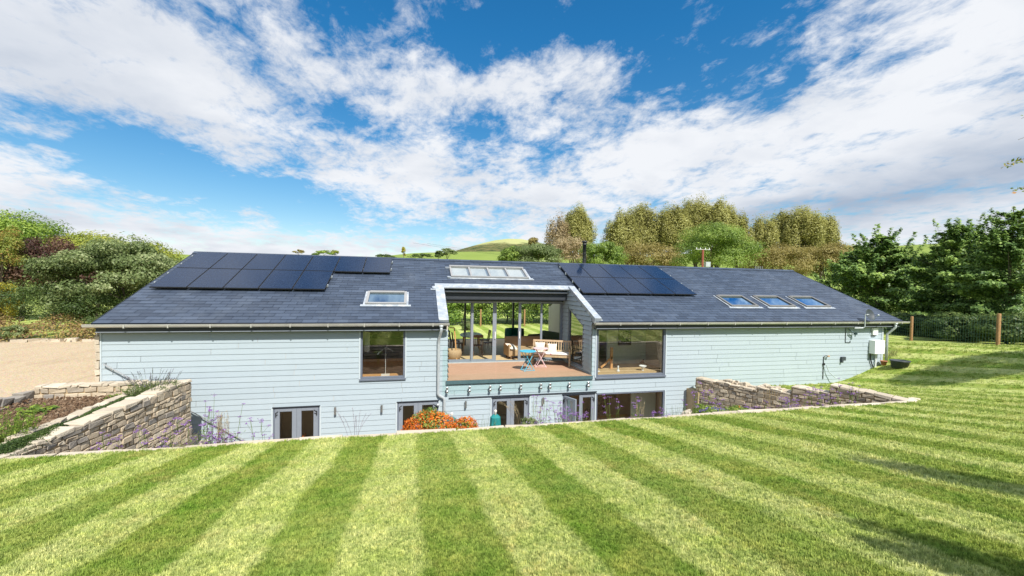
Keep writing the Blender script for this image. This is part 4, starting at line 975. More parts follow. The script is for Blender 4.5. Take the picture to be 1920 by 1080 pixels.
m = MB(); m.box(-.85, .85, -.35, .4, .12, .40); m.build('seat', WICK, t, bevel=.05); m = MB(); m.obox((-.85, .32, .36), (1.7, 0, 0), (0, .1, 0), (0, .10, .50)); m.build('backrest', WICK, t, bevel=.04)
for x in (-.9, .78): m = MB(); m.box(x, x+.12, -.38, .42, .1, .6); m.build('armrest', WICK, t, bevel=.04)
for x in (-.8, .74):
    for y in (-.32, .34): m = MB(); m.box(x, x+.06, y, y+.06, 0, .13); m.build('leg', WOODD, t)
put(t, 4.72, 17.15, ZD, 4)
cushion('scatter_cushion', 'white rounded cushion on the left seat of the wicker settee', CREAM, (4.02, 16.92, ZD+.5), (25, 10, 30), .45)
# dining set
t = thing('dining_table', 'long grey topped dining table with oak legs inside the left glass doors', 'table')
m = MB(); m.lathe((0, 0, .72), [(0, 0), (.5, 0), (.52, .02), (.5, .04), (0, .04)], 32); o = m.build('table_top', paint('grey_stone_top', (.25, .26, .27), .25), t, smooth=False); o.data.transform(Matrix.Diagonal((1.0, 2.0, 1, 1)))
for x, y in ((-.32, -.75), (.32, -.75), (-.32, .75), (.32, .75)): m = MB(); m.tube([(x*1.2, y*1.05, 0), (x, y, .72)], [.022, .04], 8); m.build('leg', OAK, t)
put(t, 2.62, 19.2, ZD, -6)
def chair(label):
    t = thing('dining_chair', label, 'chair', group='chairs round the dining table')
    m = MB(); m.box(-.21, .21, -.21, .21, .43, .46); m.build('seat', WOODD, t, bevel=.01)
    m = MB(); m.tube([(-.19, .2, .45), (-.2, .27, .9)], .016, 8); m.tube([(.19, .2, .45), (.2, .27, .9)], .016, 8); m.box(-.21, .21, .25, .275, .80, .92)
    for i in range(4): x = -.12+i*.08; m.tube([(x, .21, .46), (x, .26, .82)], .008, 6)
    m.build('backrest', WOODD, t)
    for x in (-.18, .18):
        for y in (-.18, .18): m = MB(); m.tube([(x*1.1, y*1.1, 0), (x, y, .44)], [.014, .02], 8); m.build('leg', WOODD, t)
    return t
c0 = chair('dark wooden spindle dining chair at the near end of the grey dining table')
put(c0, 2.72, 17.85, ZD, 178)
for lb, x, y, a in (('dark wooden dining chair at the left near side of the grey table', 1.95, 18.6, 90), ('dark wooden dining chair at the left far side of the grey table', 1.9, 19.5, 92),
                    ('dark wooden dining chair at the right near side of the grey table', 3.35, 18.7, -90), ('dark wooden dining chair at the right far side of the grey table', 3.3, 19.6, -88)):
    c = copy_tree(c0); c['label'] = lb; put(c, x, y, ZD, a)
m = MB(); m.lathe((1.62, 17.0, ZD), [(0, 0), (.20, 0), (.30, .12), (.33, .28), (.29, .42), (.27, .42), (.25, .3), (0, .3)], 24); o = m.build('wicker_basket', WICK); tag(o, 'round brown wicker basket standing inside the leftmost glass door', 'basket')
m = MB(); m.tube([(1.72, 16.75, ZD), (1.66, 16.85, ZD+.8), (1.62, 16.9, ZD+1.3)], .025, 8); m.tube([(1.62, 16.9, ZD+1.3), (1.42, 16.9, ZD+1.32)], .02, 8); m.tube([(1.5, 16.8, ZD+.02), (1.72, 16.8, ZD+.45)], .02, 8); o = m.build('wooden_stand', WOODO); tag(o, 'orange wooden easel stand beside the wicker basket at the left door', 'stand')
t = thing('armchair', 'emerald green velvet tub armchair on thin legs inside the open door', 'armchair')
m = MB(); k = 14; prof = [(.36, .16), (.40, .5), (.38, .72), (.31, .72), (.30, .42)]
for i in range(k):
    a0, a1 = R(-30+240*i/k), R(-30+240*(i+1)/k)
    for (r0, z0), (r1, z1) in zip(prof, prof[1:]): m.face([(r0*math.cos(a0), r0*math.sin(a0), z0), (r0*math.cos(a1), r0*math.sin(a1), z0), (r1*math.cos(a1), r1*math.sin(a1), z1), (r1*math.cos(a0), r1*math.sin(a0), z1)])
m.build('backrest', GREENF, t, smooth=True); m = MB(); m.lathe((0, 0, .18), [(0, 0), (.33, 0), (.35, .1), (.33, .24), (0, .26)], 20); m.build('seat', GREENF, t)
for a in (45, 135, 225, 315): m = MB(); m.tube([(.28*math.cos(R(a)), .28*math.sin(R(a)), 0), (.22*math.cos(R(a)), .22*math.sin(R(a)), .2)], .012, 6); m.build('leg', BLACK, t)
put(t, 4.95, 20.3, ZD, 25, 1.25)
t = thing('sofa', 'olive green sofa standing at the far right of the living room', 'sofa')
m = MB(); m.box(-.9, .9, -.4, .4, .1, .42); m.build('seat', OLIVE, t, bevel=.06); m = MB(); m.obox((-.9, .3, .3), (1.8, 0, 0), (0, .18, 0), (0, .08, .5)); m.build('backrest', OLIVE, t, bevel=.06)
for x in (-1.05, .87): m = MB(); m.box(x, x+.18, -.4, .45, .1, .62); m.build('armrest', OLIVE, t, bevel=.05)
put(t, 6.35, 19.4, ZD, -70)
m = MB(); m.box(5.35, 5.95, 18.6, 19.2, ZD+.36, ZD+.40); 
for x, y in ((5.4, 18.65), (5.9, 18.65), (5.4, 19.15), (5.9, 19.15)): m.tube([(x, y, ZD), (x, y, ZD+.36)], .015, 6)
o = m.build('coffee_table', WOODD); tag(o, 'small dark coffee table between the green armchair and olive sofa', 'table')
m = MB(); m.box(7.45, 7.72, 20.2, 20.25, ZD+1.0, ZD+1.9); m.box(7.3, 7.5, 17.2, 17.5, ZD, ZD+1.9); o = m.build('tall_cabinet', DARKIN); tag(o, 'tall dark cabinet against the right wall of the living room', 'cabinet')
# window of the left upper room
m = MB(); m.box(-2.25, .45, 13.64, 15.1, ZD-.01, ZD+.05); m.box(-2.25, .45, 15.1, 15.18, ZD-.01, ZD+.42); o = m.build('pine_seat', WOODO); tag(o, 'orange pine window seat behind the left upper window', 'seat')
m = MB(); m.box(-.98, -.72, 13.85, 14.05, ZD+.05, ZD+.12); o = m.build('lamp_base', CREAM); o2 = o
t = thing('desk_lamp', 'thin white balanced arm lamp standing on the pine window seat', 'lamp', (-.85, 13.95, ZD+.27)); o.parent = t; o.matrix_parent_inverse = Matrix.Translation(-t.location)
m = MB(); m.tube([(-.85, 13.95, ZD+.10), (-.85, 13.95, ZD+1.0)], .007, 6); m.tube([(-1.05, 13.95, ZD+.83), (-.84, 13.95, ZD+1.0), (-.62, 13.95, ZD+.86)], .009, 6); m.tube([(-1.05, 13.95, ZD+.83), (-1.1, 13.95, ZD+.76)], .02, 6); m.build('arm', WHITE, t)
m = MB(); m.box(-1.9, .4, 18.5, 18.55, ZD+.7, ZD+1.8); o = m.build('dark_curtain', DARKIN); tag(o, 'dark curtain hanging at the back of the left upper room', 'curtain')
m = MB()
for i in range(10): m.tube([(-1.46+i*.014, 13.72+(i % 2)*.03, ZD+.9), (-1.46+i*.014, 13.72+(i % 2)*.03, -1.45)], .010, 6)
o = m.build('pale_curtain', CREAM); tag(o, 'narrow pale curtain at the left edge of the left upper window', 'curtain')
# right upper window: landing with timber frame, picture, bowls
t = thing('timber_brace', 'orange timber post with a slanting brace behind the right upper window', 'post', (7.1, 14.0, ZD))
m = MB(); m.box(7.22, 7.30, 14.3, 14.38, ZD, ZD+.80); m.build('post', WOODO, t); m = MB(); m.obox((6.85, 14.3, ZD+.02), (.45, 0, .38), (0, .06, 0), (-.03, 0, .06)); m.build('brace', WOODO, t)
m = MB(); m.box(6.2, 8.86, 13.66, 13.95, ZD-.06, ZD+.0); o = m.build('window_shelf', OAK); tag(o, 'pale oak shelf running along the bottom of the right upper window', 'shelf')
m = MB(); m.lathe((8.25, 13.8, ZD+.0), [(0, 0), (.06, 0), (.02, .03), (.02, .07), (.13, .16), (.135, .19), (.12, .18), (0, .10)], 20); o = m.build('white_bowl', WHITE); tag(o, 'white footed bowl on the shelf at the right of the upper window', 'bowl')
m = MB(); m.lathe((6.42, 13.8, ZD+.0), [(0, 0), (.08, 0), (.12, .04), (.11, .05), (0, .02)], 20); o = m.build('white_dish', WHITE); tag(o, 'shallow white dish on the shelf at the left of the upper window', 'dish')
m = MB(); m.lathe((7.25, 13.78, ZD+.0), [(0, 0), (.07, 0), (.05, .04), (.02, .12), (.03, .2), (0, .22)], 14); o = m.build('white_vase', WHITE); tag(o, 'small white vase on the shelf in front of the timber brace', 'vase')
m = MB(); m.box(7.95, 8.5, 15.12, 15.18, ZD+.75, ZD+1.6); o = m.build('framed_picture', DARKIN); tag(o, 'dark framed picture on the grey wall behind the right upper window', 'picture')
m = MB(); m.box(7.3, 8.2, 18.5, 18.58, ZD, ZD+1.7); o = m.build('dark_doorway', DARKIN); tag(o, 'dark door standing behind the timber brace in the right upper room', 'door')
# lower rooms
def bed(label, x, y, w=1.3):
    t = thing('bed', label, 'bed', (x, y, ZP)); m = MB(); m.box(x, x+w, y, y+1.9, ZP+.12, ZP+.6); m.build('mattress', CREAM, t, bevel=.05); m = MB(); m.box(x-.03, x+w+.03, y+1.9, y+1.98, ZP, ZP+1.1); m.build('headboard', WALLIN, t)
    m = MB(); m.box(x+.1, x+w-.1, y+1.4, y+1.8, ZP+.6, ZP+.75); m.build('pillow', WHITE, t, bevel=.05)
bed('white bed seen through the leftmost lower french door', -3.3, 14.2); bed('pale bed seen through the lower door behind the orange flowers', .0, 14.2); bed('cream bed seen through the lower door behind the teal parasol', 3.1, 14.2)
m = MB(); m.box(-2.95, -2.75, 13.9, 13.95, ZP+.3, ZP+1.15); o = m.build('white_board', WHITE); tag(o, 'upright white board just inside the leftmost lower french door', 'board')
m = MB(); m.obox((-3.75, 14.1, ZP+.4), (.4, 0, .1), (0, .4, 0), (.05, .0, .45)); o = m.build('orange_chair_back', paint('orange_leather', (.6, .16, .02), .5), bevel=.04); tag(o, 'orange leather chair back inside the leftmost lower french door', 'chair')
m = MB(); m.box(8.15, 9.2, 14.4, 14.46, ZP, -3.5); o = m.build('pale_panel', WALLG); tag(o, 'pale grey green screen standing at the right of the big lower window', 'panel')  # pale wall panel added to brighten the dark lower window
t = thing('staircase', 'open wooden staircase with steel cables behind the big lower window', 'staircase', (6.3, 15, ZP))
m = MB()
for i in range(11): m.box(6.5+i*.24, 6.5+i*.24+.28, 15.2, 16.1, ZP+.2+i*.23, ZP+.25+i*.23)
m.build('treads', WOODD, t); m = MB(); m.obox((6.4, 15.15, ZP+.1), (2.7, 0, 2.55), (0, .05, 0), (0, 0, .25)); m.build('stringer', WOODD, t)
m = MB()
for i in range(7): m.tube([(6.2+i*.09, 15.05, ZP+.35+i*.14), (8.4+i*.09, 15.05, ZP+2.25+i*.14)], .006, 6)
m.build('cables', STEEL, t)
m = MB(); m.box(6.9, 8.3, 14.3, 15.0, ZP+.72, ZP+.76)
for x, y in ((6.95, 14.35), (8.25, 14.35), (6.95, 14.95), (8.25, 14.95)): m.box(x-.03, x+.03, y-.03, y+.03, ZP, ZP+.72)
o = m.build('side_table', WOODO); tag(o, 'plain wooden table standing under the staircase behind the lower window', 'table')
t = thing('draped_chair', 'blue and brown patterned throw over a chair inside the open lower door', 'chair', (5.6, 14.6, ZP)); m = MB(); m.box(5.3, 5.95, 14.5, 15.1, ZP+.3, ZP+.6); m.build('seat', WOODO, t, bevel=.05); m = MB(); m.obox((5.5, 15.0, ZP+.6), (.5, 0, .25), (0, .08, 0), (-.1, .1, .8)); m.build('throw', BLUE, t, bevel=.03)
# closed parasols, pots, tub
def parasol(label, px, py, Y, rz=0):
    c = AT(px, py, Y); t = thing('closed_parasol', label, 'parasol', group='closed teal parasols')
    H = c.z+3.6+2.15*0; m = MB(); base = -5.77; m.tube([(0, 0, base-c.z), (0, 0, -.03)], .024, 10); m.build('pole', TEAK, t)
    m = MB(); m.lathe((0, 0, -.07), [(0, 0), (.030, .01), (.022, .05), (.038, .07), (.034, .11), (0, .13)], 12); m.build('finial', CREAM, t)
    m = MB(); n = 32; hs_ = [(-.08, .07, 0), (-.14, .135, .03), (-.35, .15, .10), (-.7, .2, .18), (-1.1, .25, .24), (-1.45, .19, .26)]; ri = []
    for z, r_, fo in hs_:
        ri.append(len(m.v))
        for j in range(n): a = 2*math.pi*j/n; rr = r_*(1-fo+fo*(1 if j % 4 in (1, 2) else -.6)); m.v.append((rr*math.cos(a), rr*math.sin(a), z))
    for k in range(len(ri)-1):
        for j in range(n): m.f.append((ri[k]+j, ri[k]+(j+1) % n, ri[k+1]+(j+1) % n, ri[k+1]+j)); m.var.append(.5)
    m.f.append(tuple(ri[0]+j for j in range(n))); m.var.append(.5)
    m.build('canopy', TEAL, t, smooth=False); put(t, c.x, c.y, c.z, rz)
parasol('closed teal parasol rising behind the orange flowering plant', 847, 777, 11.0)
parasol('closed teal parasol standing free in front of the third lower door', 929, 772, 11.0, 20)
tub = AT(1686, 684, 11.6); zz = float(gz(tub.x, tub.y))
def ground_hit(px, py):
    d = ray(px, py); k = 1.0
    while k < 90:
        p = d*k
        if p.z < float(gz(p.x, p.y)): return p
        k += .03
    return p
g_ = ground_hit(1687, 689); t = thing('planter_tub', 'dark shallow plastic tub standing on the lawn near the house corner', 'tub', (g_.x, g_.y, g_.z)); m = MB(); m.lathe(g_, [(0, 0), (.26, 0), (.29, .25), (.32, .25), (.32, .285), (.28, .285), (.26, .20), (0, .19)], 28); m.build('tub_shell', RUBBER, t)
m = MB(); m.lathe(g_+Vector((0, 0, .19)), [(.262, 0), (.2, .03), (0, .05)], 20); m.build('soil', SOIL, t)
m = MB(); p = ground_hit(1657, 685); m.lathe(p, [(0, 0), (.07, 0), (.11, .16), (.125, .16), (.125, .19), (.105, .19), (.09, .12), (0, .12)], 20); o = m.build('flower_pot', TERRA); tag(o, 'terracotta flower pot at the foot of the corner downpipe', 'pot')

# ------------------------------------------------------------------ fences
def fence(name, label, pts, hgt=1.22):
    t = thing(name, label, 'fence', pts[0]); base = [Vector(p) for p in pts]
    for p in base:
        m = MB(); m.lathe(p-Vector((0, 0, .3)), [(.065, 0), (.062, hgt+.35), (.055, hgt+.38), (0, hgt+.385)], 10); m.build('fence_post', POSTW, t)
    m = MB()
    for a, b in zip(base, base[1:]):
        n = int((b-a).length/.15)
        for k in range(n+1):
            p = a.lerp(b, k/n); m.box(p.x-.0018, p.x+.0018, p.y-.0018, p.y+.0018, p.z+.02, p.z+hgt)
        for q in (.03, .18, .33, .48, .64, .80, .98, 1.18):
            m.tube([a+Vector((0, 0, q)), b+Vector((0, 0, q))], .003, 4)
    m.build('wire_mesh', paint('green_wire', (.06, .14, .11), .5), t); return t
def gp(x, y): return (x, y, float(gz(x, y)))
fence('post_and_wire_fence', 'green wire mesh fence on brown round posts at the right lawn edge', [gp(20.8, 7.5), gp(23.25, 12.0), gp(25.8, 16.7), gp(28.4, 21.6), gp(31, 26.5)])
fence('post_and_wire_fence', 'wire mesh fence with pale posts seen through the balcony glass doors behind', [(-1.7, 30.5, -3.05), (1.5, 30.5, -3.05), (4.85, 30.5, -3.05), (8.2, 30.5, -3.05), (11.5, 30.5, -3.05)])

# ------------------------------------------------------------------ trees and shrubs
BARK = paint('grey_brown_bark', (.13, .105, .08), .95, .25, 6, bump=.5)
PAL = {
 'bright': foliage('bright_green_leaves', (0.077, 0.145, 0.022), (0.207, 0.322, 0.047), (0.428, 0.521, 0.093)),
 'yellowgreen': foliage('yellow_green_leaves', (0.128, 0.172, 0.027), (0.298, 0.350, 0.054), (0.527, 0.522, 0.107)),
 'whitebeam': foliage('grey_green_leaves', (0.065, 0.101, 0.032), (0.166, 0.224, 0.074), (0.448, 0.491, 0.247)),
 'purple': foliage('purple_brown_leaves', (0.047, 0.027, 0.022), (0.115, 0.057, 0.043), (0.230, 0.135, 0.081)),
 'redgreen': foliage('red_green_leaves', (0.114, 0.179, 0.032), (0.308, 0.356, 0.065), (0.583, 0.211, 0.114)),
 'gold': foliage('golden_leaves', (0.202, 0.186, 0.023), (0.466, 0.404, 0.047), (0.620, 0.590, 0.093)),
 'dark': foliage('dark_green_leaves', (0.031, 0.061, 0.018), (0.079, 0.131, 0.031), (0.194, 0.246, 0.070)),
 'poplar': foliage('olive_gold_leaves', (0.175, 0.175, 0.048), (0.364, 0.348, 0.096), (0.533, 0.533, 0.208), scale=.3),
 'bronze': foliage('bronze_leaves', (0.153, 0.126, 0.032), (0.306, 0.252, 0.077), (0.450, 0.378, 0.153), scale=.3),
 'pinkbrown': foliage('tan_twigs', (.22, .16, .08), (.40, .31, .17), (.52, .42, .26), scale=.4),
 'beech': foliage('hornbeam_leaves', (0.048, 0.101, 0.031), (0.148, 0.249, 0.060), (0.476, 0.619, 0.153), trans=.3),
 'mid': foliage('mid_green_leaves', (0.084, 0.139, 0.028), (0.186, 0.279, 0.053), (0.408, 0.502, 0.111)),
}
def unit(n):
    v = rng.normal(0, 1, (n, 3)); return v/np.linalg.norm(v, axis=1, keepdims=True)
CV = [None]
def clumped(c, rad, nleaf, k, cr, kind='round'):
    """leaf positions and outward normals for a crown of k leaf clumps"""
    c = np.array(c, float); rad = np.array(rad, float)
    if kind == 'tier':
        P = []; Nn = []; Cv = []; prof = lambda h: ((1-max(-.2, h))/1.2)**.95
        for i in range(int(k*1.6)):
            a = rng.uniform(0, 2*math.pi); lead = i >= k; h = rng.uniform(-.1, .66) if lead else rng.uniform(-1, .80); L_ = prof(h)*rng.uniform(.72, 1.15)
            m_ = max(30, int(nleaf/k*(.16 if lead else .30+L_))); t = np.sqrt(rng.uniform(.0, 1, m_))
            if lead:                     # upswept twigs that break the outline
                r0 = prof(h)*rng.uniform(.3, .95); ln = rng.uniform(.16, .34); wd = .030*(1.15-t)+.008; sl = rng.uniform(.25, .8)
                ax = np.stack([np.cos(a)*(r0+t*ln*sl), np.sin(a)*(r0+t*ln*sl), h+t*ln*1.05], 1)
            else:
                wd = .085*(1.15-t)*(.25+L_)+.012; rise = rng.uniform(.05, .35)
                ax = np.stack([np.cos(a)*t*L_, np.sin(a)*t*L_, h+rise*t*L_-.10*t*t*(h < 0)], 1)
            ax = ax+rng.normal(0, 1, (m_, 3))*np.stack([wd, wd, wd*.42], 1)
            P.append(ax*rad+c); Nn.append(np.tile([0, -.35, 1.0], (m_, 1))+.5*ax); Cv.append(np.full(m_, rng.random()))
        CV[0] = np.concatenate(Cv); return np.concatenate(P), np.concatenate(Nn)
    u = unit(k); u[:, 2] = np.where(u[:, 2] < -.5, -u[:, 2], u[:, 2]); r_ = rng.uniform(.45, 1.0, (k, 1))**.8
    cc = u*r_*(1-cr*.75)*(np.array([1, 1, 1]) if kind == 'round' else np.array([1, 1, .82])); m_ = nleaf//k; sz = cr*rng.uniform(.6, 1.35, k)
    d = unit(k*m_).reshape(k, m_, 3); q = rng.uniform(.55, 1.05, (k, m_, 1))
    st = np.array([1, 1, .8]) if kind == 'round' else np.array([.85, .85, 1.15])
    pos = (cc[:, None, :]+d*q*sz[:, None, None]*st).reshape(-1, 3); pos += rng.normal(0, .025, pos.shape)
    nn = (d+cc[:, None, :]*.5+np.array([0, 0, .4])).reshape(-1, 3)
    CV[0] = np.repeat(rng.random(k), m_)
    if kind == 'poplar': pos[:, :2] *= (1.05-.15*np.clip(pos[:, 2:3], 0, 1))
    return pos*rad+c, nn
def tree(name, label, pal, px, pyc, rx, ry, Y, nleaf, leafpx=2.3, k=60, cr=.26, kind='round', base=None, group=None, cat='tree', deep=None, trunk=True):
    c = AT(px, pyc, Y); s_ = pxm(px, Y); rad = (rx*s_, (deep or rx)*s_, ry*s_); base = -3.2 if base is None else base
    t = thing(name, label, cat, (c.x, c.y, base), group); pos, nn = clumped(c, rad, nleaf, k, cr, kind)
    leafmesh('crown', pos, nn, leafpx*s_*rng.uniform(.5, 1.6, len(pos)), PAL[pal], t, var=rng.random(len(pos))*.55+CV[0]*.45)
    if trunk:
        m = MB(); h = c.z+rad[2]*.55-base; r0 = max(.08, .035*h*.6)
        m.tube([(c.x, c.y, base-.1), (c.x+.05*rad[0], c.y, base+h*.35), (c.x-.03*rad[0], c.y, base+h*.7), (c.x, c.y, base+h*(1.25 if kind == 'tier' else 1))], [r0, r0*.75, r0*.45, r0*.12], 8)
        for i in range(16):
            a = rng.uniform(0, 6.28); z0 = base+h*rng.uniform(.3, .8); rr = rng.uniform(.4, .85); e = Vector((c.x+math.cos(a)*rad[0]*rr, c.y+math.sin(a)*rad[1]*rr, max(z0+.3, c.z+rad[2]*rng.uniform(-.3, .6))))
            s0 = Vector((c.x, c.y, z0)); m.tube([s0, s0.lerp(e, .5)+Vector((0, 0, .08*h*.3)), e], [r0*.3, r0*.18, r0*.04], 6)
        m.build('trunk', BARK, t)
    return t
GL = 'trees left of the house'
tree('broadleaf_tree', 'tall bright green tree at the far left edge, highest of the left trees', 'bright', 38, 470, 108, 78, 36, 30000, leafpx=3.3, k=70, group=GL)
tree('broadleaf_tree', 'yellow green tree in the middle of the left row, behind the purple one', 'yellowgreen', 180, 488, 85, 62, 35, 22000, leafpx=3.3, k=60, group=GL)
tree('broadleaf_tree', 'yellow green tree at the right end of the left row near the roof', 'yellowgreen', 275, 510, 80, 64, 34, 20000, leafpx=3.3, k=60, group=GL)
tree('purple_leaved_tree', 'dark purple leaved tree among the green ones on the left', 'purple', 98, 518, 78, 84, 29, 24000, leafpx=3.3, k=60, group=GL)
tree('whitebeam_tree', 'grey green leaved round tree standing beside the left end of the roof', 'whitebeam', 232, 530, 128, 88, 26, 46000, k=105, cr=.17, leafpx=3.8, group=GL)
tree('red_tinged_tree', 'green tree with red tinged leaves at the left picture edge', 'redgreen', 2, 480, 50, 62, 27, 16000, k=40, group=GL)
tree('golden_shrub', 'golden yellow shrub at the left edge below the red tinged tree', 'gold', 0, 568, 36, 50, 24, 9000, k=30, cat='shrub')
tree('dark_shrub', 'dark evergreen shrub at the foot of the purple tree', 'dark', 80, 578, 100, 62, 25, 22000, k=50, cat='shrub', trunk=False)
tree('dark_shrub', 'dark evergreen shrub at the foot of the grey green tree', 'dark', 200, 592, 100, 50, 24.5, 16000, k=40, cat='shrub', trunk=False)
tree('grey_shrub', 'small grey green shrub by the far left end of the gravel', 'whitebeam', 22, 622, 30, 20, 22.5, 4000, k=20, cat='shrub', trunk=False)
# weedy bank
c = AT(118, 627, 22.8); n = 9000; x = rng.uniform(c.x-3.6, -8.6, n); hh = rng.uniform(0, 1, n)**.6*(.55+.45*np.sin(x*1.3)**2)*1.15
tag(leafmesh('weedy_bank', np.stack([x, 22.4+hh*1.1+rng.normal(0, .35, n), -2.75+hh], 1), np.tile([0, -.5, 1.0], (n, 1)), rng.uniform(.05, .12, n), foliage('dry_weeds', (.22, .12, .06), (.36, .25, .12), (.42, .38, .08), scale=1.2)), 'low bank of dry brown and yellow weeds at the far end of the gravel', 'weeds', kind='stuff')
m = MB(); x = -16.5
for i in range(14): m.box(x, x+random.uniform(.4, .8), 21.9, 22.1, -2.76, -2.70+random.uniform(.03, .12), random.random(), .02); x += .62
o = m.build('timber_edging', STONEL); tag(o, 'broken row of pale edging at the far end of the gravel drive', 'edging')
# rosemary and creeping thyme, lavender
def spray(name, label, cat, c, n, rad, h, pal, size, stems=None, group=None, lean=.35):
    t = thing(name, label, cat, c, group); c = np.array(c, float); m = MB(); P = []; Nn = []
    for i in range(n):
        a = rng.uniform(0, 6.28); r_ = rad*math.sqrt(rng.uniform(0, 1)); b = c+np.array([math.cos(a)*r_, math.sin(a)*r_, 0]); H = h*rng.uniform(.6, 1.05)
        ld = np.array([math.cos(a), math.sin(a), 0])*lean*H*rng.uniform(.3, 1.2); tip = b+ld+np.array([0, 0, H]); mid = b+ld*.35+np.array([0, 0, H*.55])
        m.tube([b, mid, tip], [.004, .003, .0018], 3, cap=False)
        k = 14; q = rng.uniform(.1, 1, (k, 1)); pp = b+(ld*q*q)+np.array([0, 0, H])*q; P.append(pp+rng.normal(0, .015, (k, 3))); Nn.append(unit(k)+np.array([0, 0, .3]))
    m.build('stems', stems or PAL['mid'], t); P = np.concatenate(P); leafmesh('leaves', P, np.concatenate(Nn), rng.uniform(.6, 1.4, len(P))*size, PAL[pal], t, aspect=.35); return t, c
spray('rosemary_bush', 'feathery bright green bush at the bottom left beside the edging stones', 'shrub', (-6.75, 8.7, -2.86), 150, .42, .62, 'bright', .05)
t_, c = spray('lavender_bush', 'grey green lavender bush with faded spikes at the house end of the stone wall', 'shrub', (-6.05, 11.6, -2.75), 150, .42, .28, 'whitebeam', .05, lean=.8)
LAV = foliage('faded_lavender', (.10, .08, .13), (.20, .16, .25), (.30, .26, .34))
m = MB(); P = []
for i in range(90):
    a = rng.uniform(0, 6.28); r_ = .35*math.sqrt(rng.uniform(0, 1)); b = Vector((c[0]+math.cos(a)*r_, c[1]+math.sin(a)*r_, c[2]+.1)); H = rng.uniform(.18, .46); tip = b+Vector((math.cos(a)*H*.55, math.sin(a)*H*.5, H)); m.tube([b, tip], .0025, 3, cap=False)
    for q in np.linspace(.82, 1.05, 9): P.append(np.array(b.lerp(tip, q))+rng.normal(0, .005, 3))
m.build('flower_stalks', PAL['whitebeam'], t_); P = np.array(P); leafmesh('flower_spikes', P, unit(len(P)), .022, LAV, t_)
n = 26000; y = rng.uniform(7.8, 11.9, n); x = -6.15+rng.normal(0, .10, n)-.035*(y-7.8)*0; lump = np.sin(y*3.1)*.02+np.sin(y*7+x*9)*.015
tag(leafmesh('creeping_thyme', np.stack([x, y, -2.72+lump+rng.uniform(0, .05, n)+.05*(1-np.clip(np.abs(x+6.15)/.22, 0, 1))], 1), np.tile([0, 0, 1.2], (n, 1)), rng.uniform(.018, .04, n), foliage('thyme_leaves', (.03, .06, .015), (.07, .12, .03), (.14, .20, .05), scale=2)), 'mat of creeping green thyme along the top of the left stone wall', 'ground cover', kind='stuff')
def leafy(name, label, x, y, z, r_, n, pal='bright', size=.09, cat='plant'):
    t = thing(name, label, cat, (x, y, z)); a = rng.uniform(0, 6.28, n); q = np.sqrt(rng.uniform(0, 1, n))*r_
    leafmesh('leaves', np.stack([x+np.cos(a)*q, y+np.sin(a)*q, z+rng.uniform(.02, .5*r_, n)], 1), np.tile([0, 0, 1.4], (n, 1)), size*rng.uniform(.6, 1.3, n), PAL[pal], t, aspect=.7); return t
leafy('squash_plant', 'green leafy plant growing alone in the middle of the soil bed', -7.75, 10.9, -2.88, .28, 70, size=.13)
leafy('low_weed', 'low bright weed at the foot of the low stone wall', -6.9, 11.9, -2.9, .25, 120, size=.07)
m = MB(); n = 900
for i in range(n):
    x, y = rng.uniform(-8.75, -6.5), rng.uniform(7.9, 12.1); q = rng.uniform(.012, .04); m.box(x, x+q*1.4, y, y+q, -2.86, -2.86+q*.6+.02, rng.random(), .010)
o = m.build('soil_clods', SOIL); tag(o, 'scattered stones and clods on the brown soil bed', 'stones', kind='stuff')
n = 3000; x = rng.uniform(-8.7, -6.5, n); y = rng.uniform(7.8, 12.1, n)
tag(leafmesh('soil_litter', np.stack([x, y, np.full(n, -2.85)+rng.uniform(0, .02, n)], 1), np.tile([0, 0, 1.0], (n, 1)), .05, foliage('leaf_litter', (.12, .07, .04), (.24, .16, .10), (.42, .33, .22))), 'dry leaf litter and mulch over the soil bed', 'mulch', kind='stuff')

# behind the house
GB = 'poplars in the row behind the house'
pops = [(1045, 452, 26, 54, 'pinkbrown', 'sparse pinkish brown poplar, leftmost of the row behind the roof', 3400), (1082, 446, 30, 54, 'poplar', 'olive gold poplar standing just left of the black flue', 15000),
        (1165, 455, 30, 62, 'poplar', 'olive poplar at the left shoulder of the tall group behind the flue', 14000), (1205, 450, 36, 62, 'poplar', 'broad olive poplar, second in the tall middle group', 18000),
        (1262, 448, 30, 66, 'poplar', 'golden olive poplar, third in the tall middle group', 16000), (1305, 440, 34, 64, 'poplar', 'tallest olive poplar of the middle group, above the utility pole', 18000),
        (1345, 444, 32, 64, 'poplar', 'olive poplar next right of the tallest one in the middle group', 16000), (1382, 452, 26, 58, 'poplar', 'olive poplar at the right end of the middle group', 12000),
        (1430, 458, 26, 58, 'poplar', 'thin see-through poplar, leftmost of the right hand group', 6500), (1465, 456, 27, 60, 'poplar', 'sparse olive poplar, second of the right hand group', 8500),
        (1502, 454, 30, 60, 'poplar', 'dense olive poplar in the middle of the right hand group', 14000), (1540, 458, 28, 60, 'poplar', 'olive poplar at the right end of the right hand group', 13000)]
for i, (px, py, rx, ry, pal, lb, n) in enumerate(pops):
    tree('poplar_tree', lb, pal, px, py-4+[4, -2, 2, -4, 0, -6, -3, 3, 2, -2, -5, 1][i], rx*[1.15, 1.2, 1.3, 1.45, 1.35, 1.5, 1.4, 1.2, 1.2, 1.25, 1.45, 1.2][i], ry*1.12, 66+[0, 3, 1, 6, 2, 7, 3, 0, 2, 5, 1, 4][i], int(n*2.1), leafpx=2.3, k=70, cr=.28, kind='poplar', group=GB)
